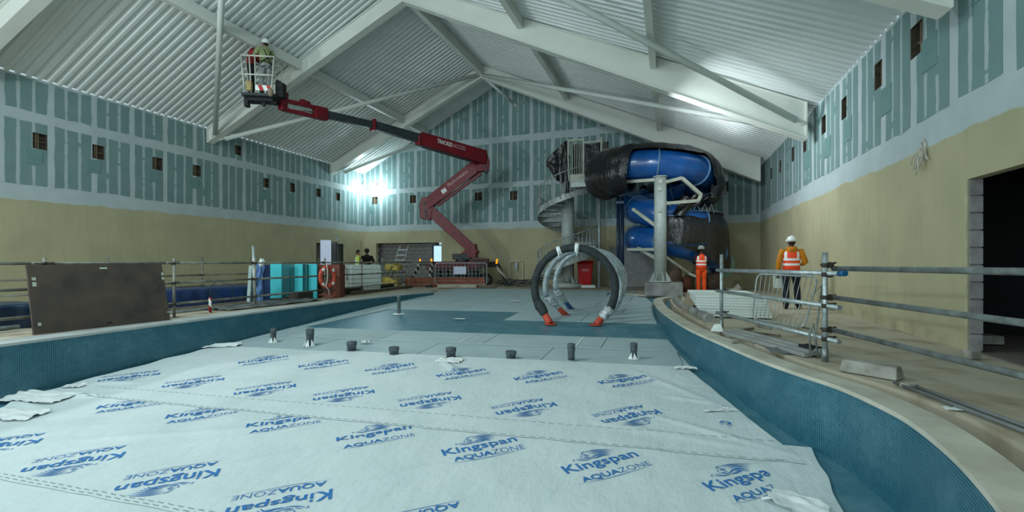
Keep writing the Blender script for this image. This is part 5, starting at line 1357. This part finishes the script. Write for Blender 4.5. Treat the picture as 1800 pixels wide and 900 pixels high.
def arm(pts, m=M['bracket'], w=.11, nm='support_arm'):
    for a, b in zip(pts, pts[1:]): mb = MB(); mb.beam(a, b, w, w); mb.build(nm, m, COLM)
arm([(-.2,17.1,4.0),(.35,17.3,4.15),(1.0,17.55,3.55),(.9,17.55,3.35),(-.2,17.15,3.25)])
arm([(-.5,17.1,4.1),(-1.9,17.5,4.15)]); arm([(-.5,17.15,2.45),(-1.35,17.6,3.15)]); arm([(-.5,17.3,1.62),(-1.6,18.4,1.66)]); arm([(-.5,17.3,1.3),(-1.2,18.2,1.7)])
arm([(-.2,17.3,1.35),(.6,18.3,.75),(.9,18.3,.62)], w=.09); arm([(-.2,17.3,1.75),(1.2,17.75,1.8)], M['blue_post'], w=.08)  # second arm takes a dark steel colour to stand in for its dimness
PD = thing('slide_post', 'slim dark blue double post left of the slide coils', 'post', (-1.90,18.40,0.28))
a = Vector((-1.97,18.38,0.28)); b_ = Vector((-1.82,18.43,0.28))
for q in (a, b_): mb = MB(); mb.cyl((q.x,q.y,.02), (q.x,q.y,3.75), .07, 14); mb.build('post_tube', M['blue_post'], PD)
mb = MB(); mb.box(((a.x+b_.x)/2, a.y, .02), (.4,.3,.03)); mb.box(((a.x+b_.x)/2, a.y, 3.5), (.3,.2,.1)); mb.build('plate', M['blue_post'], PD)

# black wrap over the upper ring
def wrap(u, v):
    a = 150+325*u
    p = sl(a); cx_, cy_, R_, z_ = lerpt(a, TB); out = Vector((math.cos(math.radians(a)), math.sin(math.radians(a)), 0)); up = Vector((0,0,1))
    # angular cover: full hang on the left, only the crown in front, outer side at the right
    if a < 246: lo, hi = -172, 150
    elif a < 346:
        lo = (-172+212*min(1, (a-246)/11) if a < 318 else 40-187*min(1, (a-318)/28)**1.3); hi = 150
    else: lo, hi = -147, 150
    ph = math.radians(lo+(hi-lo)*v)
    fr = max(0, min(1, (a-225)/25))*max(0, min(1, (350-a)/25))
    r = TR_+.07+.17*max(0, math.sin(ph))*(.4+.6*fr)+.03*noise.noise((a*.06, v*3, 0))+(.06-.045*fr)*abs(math.sin(a*.24+v*1.5+2*noise.noise((a*.02, v*2, 4))))
    sag = max(0, -math.sin(ph))
    if a < 262: r += sag*(.42-.12*abs(math.sin(a*.04))); r += .035*math.sin(a*.35+2)*sag
    if a > 330: r += sag*(.25+.2*math.sin((a-330)*.05))
    return p+out*math.cos(ph)*r+up*math.sin(ph)*r
mb = MB(); mb.grid(190, 30, wrap); WRP = mb.build('slide_wrapping', M['tarp'], loc=(-.76, 19.4, 4.7)); tag(WRP, 'glossy black plastic wrapped around the top ring of the slide', 'sheeting')
# torn end hanging down at the right
mb = MB(); mb.grid(10, 12, lambda u, v: (.35+.9*u-.3*v*(1-u), 17.75+.1*math.sin(u*9+v*3), 3.55-.75*v*(1-abs(u-.15))+.05*math.sin(u*15))); tag(mb.build('slide_wrapping', M['tarp'], loc=(.8,17.8,3.4)), 'torn black plastic flap hanging between the slide coils', 'sheeting')
mb = MB(); mb.grid(8, 10, lambda u, v: (1.35+.55*u, 17.9+.5*u+.08*math.sin(u*9+v*3), 3.95-.5*v*(1-.3*u)+.04*math.sin(u*15))); tag(mb.build('slide_wrapping', M['tarp'], loc=(1.6,18.1,3.8)), 'ragged black plastic corner at the right underside of the top ring', 'sheeting')
# hanging cover over the lower coil on the right
def skirt(u, v):
    a = math.radians(258+150*u); R_ = 1.45+.68; c_ = Vector((.02, 19.85, 0))
    z = 3.02-.35*max(0, u-.5)+(.95-3.02)*v*(1-.55*max(0, 1-u*2.2)**1.0)
    r = R_-.25*(1-v)**6+.035*math.sin(u*40+v*1.5+3*noise.noise((u*4, v*.6, 0)))*(.3+v)+.02*noise.noise((u*9, v*3, 2))
    return (c_.x+r*math.cos(a), c_.y+r*math.sin(a), z)
mb = MB(); mb.grid(100, 26, skirt); SK = tag(mb.build('slide_wrapping', M['tarp'], loc=(.1,19.8,2)), 'black plastic curtain hanging over the lowest coil at the right of the column', 'sheeting')
mb = MB(); mb.grid(60, 6, lambda u, v: (.02+(1.95-.7*v)*math.cos(math.radians(262+140*u)), 19.85+(1.95-.7*v)*math.sin(math.radians(262+140*u)), 3.04-.25*max(0,u-.5)+.14*math.sin(v*PI)+.04*noise.noise((u*30, v*5, 0)))); tag(mb.build('clear_film', M['foil'], loc=(.1,19.8,3)), 'shiny clear film over a wire frame on top of the lower black curtain', 'sheeting')
FR = thing('zigzag_wire', 'thin bright zigzag wires above the lower black curtain', 'wire frame', (0,18,3))
for k in range(6):
    a0, a1 = math.radians(262+10*k), math.radians(267+10*k); mb = MB(); f = lambda a, z, r=1.9: (.02+r*math.cos(a), 19.85+r*math.sin(a), z)
    mb.tube([f(a0, 2.98), f(a1, 3.32), f(a1+(a1-a0), 2.98)], .02, 6); mb.build('wire', M['foil'], FR)

# pale dusty backing under the slide
mb = MB(); mb.box((-1.6, 21.8, .95), (2.3, .1, 1.86)); tag(mb.build('backing_panel', mat('pale_grey_rendered_panel', (150,152,150), .9), loc=(-1.6,21.8,0)), 'low pale grey rendered panel under the slide coils', 'panel')
# crates and rubble beside the plinth
for (px, py, dd, sx, sy, sz, m, lab) in ((1186,492,17.4,.5,.5,.95,M['brownsack'],'brown weathered drum right of the slide column base'), (1204,505,17.9,.45,.5,.6,M['brown_ply'],'brown crate behind the slide plinth'), (1212,497,18.5,.6,.4,.72,mat('dull_green_sack',(120,116,84),.9,bump=.4),'dull green sack beside the orange-suited worker'), (1252,505,18.3,.7,.6,.75,M['brownsack'],'heap of brown bagged material right of the orange-suited worker'), (1290,515,17.6,.6,.6,.18,M['stone'],'low heap of grey rubble behind the guard rail post')):
    c = atD(px, py, dd); c.z = 0; mb = MB(); mb.tube([c+Vector((0,0,.012)), c+Vector((0,0,sz*.5)), c+Vector((.02,0,sz*.9)), c+Vector((0,0,sz))], [(sx*.5,sy*.5),(sx*.52,sy*.5),(sx*.48,sy*.46),(sx*.38,sy*.36)], 16, fn=lambda i, k: 1+.14*noise.noise((i*1.7, k*.8, px*.1)))
    tag(mb.build('site_bag', m, loc=c), lab, 'site material')

# red wheelie bin
q = Vector((-3.68,20.53,0.15)); q.z = .02; t = thing('wheelie_bin', 'red wheelie bin standing behind the hoops', 'bin', q)
R = rotz(.25)
def bb(x, y, z): return q+R @ Vector((x, y, z))
mb = MB(); mb.hexa([bb(-.26,-.28,.1), bb(.26,-.28,.1), bb(.26,.26,.1), bb(-.26,.26,.1), bb(-.34,-.36,1.1), bb(.34,-.36,1.1), bb(.34,.34,1.1), bb(-.34,.34,1.1)]); mb.build('body', M['bin'], t, bevel=.04)
mb = MB(); mb.hexa([bb(-.37,-.4,1.1), bb(.37,-.4,1.1), bb(.37,.4,1.1), bb(-.37,.4,1.1), bb(-.33,-.34,1.2), bb(.33,-.34,1.2), bb(.33,.36,1.2), bb(-.33,.36,1.2)]); mb.cyl(bb(-.3,.42,1.12), bb(.3,.42,1.12), .03, 8); mb.build('lid', M['bin'], t, bevel=.03)
for s in (-1, 1): mb = MB(); mb.cyl(bb(s*.22,.28,.12), bb(s*.30,.28,.12), .11, 14); mb.build('wheel', M['black'], t)
mb = MB(); mb.box(bb(.0,-.33,.8), (.3,.02,.14), R); mb.build('label_panel', mat('faded_bin_label', (214,120,120), .6), t)

# ================================================================== HOOPS OVER THE POOL BEACH
def hoop(label, c, R_, a0, a1, yaw, r, m, fl, fr, lcol, rcol, n=40, sq=1.0, wraps=()):
    t = thing('water_hoop', label, 'spray hoop', (c[0], c[1], fz(c[1])), 'wrapped spray hoops on the pool beach')
    ey = Vector((math.cos(yaw), math.sin(yaw), 0))
    P = lambda a: Vector(c)+ey*R_*math.cos(a)+Vector((0,0,1))*R_*sq*math.sin(a)
    pts = [P(a0+(a1-a0)*i/n) for i in range(n+1)]
    mb = MB(); mb.tube(pts, [r*(1+.10*noise.noise((i*.6, r*50, 0))) for i in range(n+1)], 14, fn=lambda i, k: 1+.10*noise.noise((i*.9, k*1.1, 3+r*9))); mb.build('wrapped_tube', m, t)
    for nm, e, p, foot, fc in (('left', 0, pts[-1], fl, lcol), ('right', 1, pts[0], fr, rcol)):
        f = Vector(foot); mb = MB(); mid = p.lerp(f, .5)
        mb.tube([p, p.lerp(f,.25), mid, p.lerp(f,.62)], [r*1.1, r*1.35, r*1.15, r*.8], 12, fn=lambda i, k: 1+.2*noise.noise((i*1.4, k*1.1, p.x*3))); mb.build('bunched_wrapping', M['foil'] if e else (M['foamwrap'] if m is M['foamwrap'] else M['foil']), t)
        mb = MB(); mb.tube([p.lerp(f,.5), p.lerp(f,.85), f+Vector((0,0,.03))], [r*.85, r*.95, r*.8], 12); mb.tube([f+Vector((0,0,.03)), f+Vector((0,0,.012))], [r*1.5, r*1.6], 12); mb.build('foot', fc, t)
    for (wa, wm) in wraps:
        mb = MB(); mb.tube([P(wa-.05), P(wa+.05)], [r*1.2, r*1.25], 12); mb.tube([P(wa)+Vector((0,-r*1.1,0)), P(wa)+Vector((.02,-r*1.3,-.2))], [.03,.012], 6); mb.build('tape_tie', wm, t)
    return t
redf = mat('red_orange_hoop_foot', (206,84,60), .5); bluef = mat('blue_hoop_foot', (50,96,150), .5)
H = (-2.39,11.77,0.59)
R1 = 1.07
f1l, f1r = (-2.85,11.13,-0.40), (-1.76,11.32,-0.39)
hoop('front hoop lagged in black foam with red-orange feet', (-2.31, 11.4, .52), 1.01, -.5, PI+.36, .10, .10, M['foamwrap'], f1l, f1r, redf, redf, wraps=((1.95, M['hiv_white']), (1.5, M['hiv_white'])))
film = mat('crinkled_grey_film', (172,186,190), .25, c2=(136,150,154), scale=9, bump=.9, bscale=16, spec=.8)
hoop('second hoop wrapped in crinkled clear film', (-2.21, 12.0, .51), .99, -.42, PI+.26, .12, .078, film, (-2.78,12.58,-0.32), (-1.74,12.03,-0.35), redf, M['foil'])
hoop('third hoop wrapped in crinkled clear film', (-2.16, 12.7, .57), .93, -.36, PI+.2, .14, .074, film, (-2.88,13.69,-0.25), (-1.73,12.64,-0.31), bluef, M['foil'])
hoop('farthest film-wrapped hoop with one blue foot', (-2.13, 13.3, .62), .89, -.3, PI*.62, .14, .068, film, (-2.3,13.2,1.6), (-1.73,13.31,-0.28), film, M['foil'])

# ================================================================== RIGHT DECK
# pile of white boards
q0, q1 = Vector((0.48,10.42,0.00)), Vector((1.80,10.48,0.00)); e = (q1-q0).normalized(); L = 1.75; nv = Vector((-e.y, e.x, 0)); ang = math.atan2(e.y, e.x)
nb_ = 8; th = .052
for k in range(nb_):
    ln, wd_ = (1.34, 1.9); ox, oy, oa = random.uniform(-.02,.02)-.02*k, random.uniform(-.03,.03), random.uniform(-.012,.012)
    c = q0+e*(ln/2+ox+.12)+nv*(wd_/2+.0+oy)+Vector((0,0,.03+th/2+k*(th+.004)))
    mb = MB(); mb.box(c, (ln, wd_, th), rotz(ang+oa)); 
    tag(mb.build('white_board', M['styro'], loc=c, bevel=.004), 'white board in the pile behind the right guard rail, %s from the bottom' % ('lowest','second','third','fourth','fifth','sixth','seventh','topmost and eighth')[k], 'board', 'white boards piled on the right deck')
for k in (0, 1): 
    c = q0+e*(.25+.9*k)+nv*.6+Vector((0,0,.016)); mb = MB(); mb.box(c, (.09,1.0,.028), rotz(ang)); tag(mb.build('timber_bearer', M['wood'], loc=c), 'timber bearer under the %s end of the white board pile' % ('left','right')[k], 'timber')
mb = MB(); a, b = Vector((0.22,11.76,0.00)), Vector((0.39,11.05,0.00)); mb.hexa([a+Vector((0,0,.01)), b+Vector((0,0,.01)), b+Vector((.02,.05,.01)), a+Vector((.02,.05,.01)), a+Vector((.16,.5,.44)), b+Vector((.2,.35,.44)), b+Vector((.22,.4,.44)), a+Vector((.18,.55,.44))])
tag(mb.build('plywood_offcut', mat('pale_brown_plywood', (152,138,116), .8), loc=a), 'pale brown plywood offcut leaning on the left end of the white board pile', 'board')
p = Vector((0.74,8.43,0.00)); mb = MB(); mb.hexa([p+Vector(v) for v in ((-.12,-.08,.01),(.08,-.1,.01),(.1,.08,.01),(-.1,.1,.01),(-.06,-.04,.12),(.05,-.05,.14),(.05,.05,.13),(-.05,.05,.12))]); tag(mb.build('white_offcut', M['styro'], loc=p, bevel=.01), 'small white offcut block at the foot of the far guard rail post', 'offcut')
p = Vector((0.54,7.52,0.00)); 
# tilted crowd barrier
TL, TRp, BRp, BLp = Vector((1.65,10.42,0.93)), Vector((2.46,9.43,0.91)), Vector((2.11,8.89,0.06)), Vector((1.50,10.05,0.06))
CB = thing('crowd_barrier', 'galvanised crowd barrier tilted behind the right guard rail, in front of the walking worker', 'barrier', (TL+BRp)/2)
def cbp(u, v): return (BLp.lerp(BRp, u)).lerp(TL.lerp(TRp, u), v)
c_ = .09; loop = []
for cu, cv, a0 in ((1-c_,1-c_*1.6,0),(c_,1-c_*1.6,PI/2),(c_,c_*1.6,PI),(1-c_,c_*1.6,1.5*PI)):
    for k in range(5): an = a0+k*PI/8; loop.append(cbp(cu+c_*math.cos(an), cv+c_*1.6*math.sin(an)))
mb = MB(); mb.tube(loop, .017, 10, closed=True); mb.build('frame', M['galv_bright'], CB)
for k in range(1, 12): mb = MB(); mb.cyl(cbp(k/12,.01), cbp(k/12,.99), .0075, 6); mb.build('bar', M['galv_bright'], CB)
mb = MB(); mb.tube([cbp(.97,.6), Vector((2.50,9.34,0.78)), Vector((2.39,9.30,-0.01)), Vector((2.08,8.20,0.02))], .016, 8); mb.build('leg', M['galv_bright'], CB)
for px in (1334, 1402): 
    a = Vector(atD(px, 575 if px < 1350 else 590, 8.2)); a.z = .02; s_ = cbp(.12 if px < 1350 else .85, .02)
    mb = MB(); mb.tube([s_, s_.lerp(a,.5)+Vector((0,0,-.02)), a, a+Vector((.15,-.25,0))], .014, 8); mb.build('foot', M['galv'], CB)
# grey trunking, pipes and channel pieces along the pool edge
def strip(name, label, a, b, w_, h_, m, cat): mb = MB(); mb.beam(a, b, w_, h_); return tag(mb.build(name, m, loc=a, bevel=.003), label, cat)
a, b = (0.82,8.12,0.03), (1.57,6.48,0.03)
for k in range(3): strip('cable_trunking', 'long grey trunking length by the near posts, %s of three' % ('outermost','middle','innermost')[k], (a[0]+.09*k, a[1]+.03*k, .035+.02*k), (b[0]+.09*k, b[1]+.03*k, .035+.02*k), .075, .05, mat('pale_grey_plastic', (160,164,160), .5), 'trunking')
c = Vector((1.67,6.75,0.05)); R = rotz(-1.15); t = thing('drain_grating', 'short black slotted drain piece lying at the end of the grey trunking', 'drain', c)
mb = MB(); mb.box(c, (.26,.12,.02), R); mb.box(c+R @ Vector((0,.055,.03)), (.26,.012,.07), R); mb.box(c+R @ Vector((0,-.055,.03)), (.26,.012,.07), R); mb.build('channel', M['black'], t)
for k in range(9): mb = MB(); mb.box(c+R @ Vector((-.12+.03*k,0,.055)), (.012,.11,.012), R); mb.build('slat', M['black'], t)
for i, (a, b, lab) in enumerate((((2.01,5.32,0.03), (2.33,3.73,0.03), 'thin grey pipe along the right deck edge, outer of two'), ((2.11,5.27,0.03), (2.41,3.85,0.03), 'thin grey pipe along the right deck edge, inner of two'))):
    mb = MB(); mb.cyl(a, b, .016, 10); tag(mb.build('grey_pipe', mat('grey_conduit', (120,124,124), .5), loc=a), lab, 'pipe')
# concrete offcut
c = Vector((1.94,5.70,0.07)); c.z = .075; mb = MB(); R = rotz(-.62); P = [(-.25,-.09,-.065),(.25,-.1,-.065),(.27,.1,-.065),(-.25,.1,-.065),(-.22,-.06,.06),(.24,-.06,.055),(.24,.08,.06),(-.2,.08,.065)]
mb.hexa([c+R @ Vector(p) for p in P]); tag(mb.build('concrete_offcut', M['stone'], loc=c, bevel=.012), 'pale broken concrete kerb offcut lying on the right deck past the near post', 'rubble')
c = Vector((2.11,4.58,0.02)); mb = MB(); mb.grid(6, 5, lambda u, v: (c.x-.06+.13*u, c.y-.04+.08*v, .012+.015*abs(noise.noise((u*4, v*4, 1))))); tag(mb.build('paper_scrap', M['paper'], loc=c), 'small white paper scrap on the right deck edge', 'scrap')
c = Vector((1.40,6.82,0.02)); mb = MB(); mb.grid(12, 8, lambda u, v: (c.x-.2+.5*u, c.y-.2+.6*v, .012+.05*abs(noise.noise((u*4, v*5, 7))))); tag(mb.build('grey_film', mat('dusty_grey_film', (112,118,120), .4, bump=.5), loc=c), 'crumpled grey film on the deck beside the black drain piece', 'film scrap')
c = Vector((0.39,10.18,0.00)); pts = offset(CI, .62)
seg_ = [p for p in pts if 9.6 < p.y < 15.6]
mb = MB(); mb.tube([(p.x, p.y, .06) for p in seg_], .1, 10, fn=lambda i, k: 1+.12*noise.noise((i*.8, k, 0))); tag(mb.build('rolled_sheeting', mat('dusty_rolled_film', (150,154,150), .7, c2=(118,116,108), bump=.4), loc=(seg_[0].x, seg_[0].y, 0)), 'long grey dusty roll following the curved pool kerb left of the white boards', 'sheeting roll')
# loose bits of timber and rubble on the right deck
for i, (px, py, sx, sy, sz, rz, lab) in enumerate(((1310,582,.5,.04,.03,.9,'thin timber batten crossing behind the trunking'), (1345,590,.45,.04,.03,-.6,'short bent timber batten below the crowd barrier'), (1735,605,.28,.2,.12,.2,'white lump of rubble inside the dark side room'), (1710,632,.14,.1,.1,.4,'pale crumbled mortar at the foot of the block jamb'), (1290,604,.1,.08,.05,.3,'small grey stone by the curved kerb'), (1600,684,.12,.09,.04,.5,'small grey stone by the two thin pipes'))):
    pass
    a_ = (px-900)/804; dd = 1.18*804/(py-460); c = Vector(atD(px, py, dd)); c.z = sz/2+.012
    mb = MB(); mb.box(c, (sx, sy, sz), rotz(rz)); 
    for v in mb.bm.verts: v.co += Vector((noise.noise(v.co*7)*.02, noise.noise(v.co*9)*.02, 0))
    tag(mb.build('timber_batten' if i < 2 else 'rubble', M['wood'] if i < 2 else M['stone'], loc=c, bevel=.008 if i > 1 else 0), lab, 'timber' if i < 2 else 'rubble')
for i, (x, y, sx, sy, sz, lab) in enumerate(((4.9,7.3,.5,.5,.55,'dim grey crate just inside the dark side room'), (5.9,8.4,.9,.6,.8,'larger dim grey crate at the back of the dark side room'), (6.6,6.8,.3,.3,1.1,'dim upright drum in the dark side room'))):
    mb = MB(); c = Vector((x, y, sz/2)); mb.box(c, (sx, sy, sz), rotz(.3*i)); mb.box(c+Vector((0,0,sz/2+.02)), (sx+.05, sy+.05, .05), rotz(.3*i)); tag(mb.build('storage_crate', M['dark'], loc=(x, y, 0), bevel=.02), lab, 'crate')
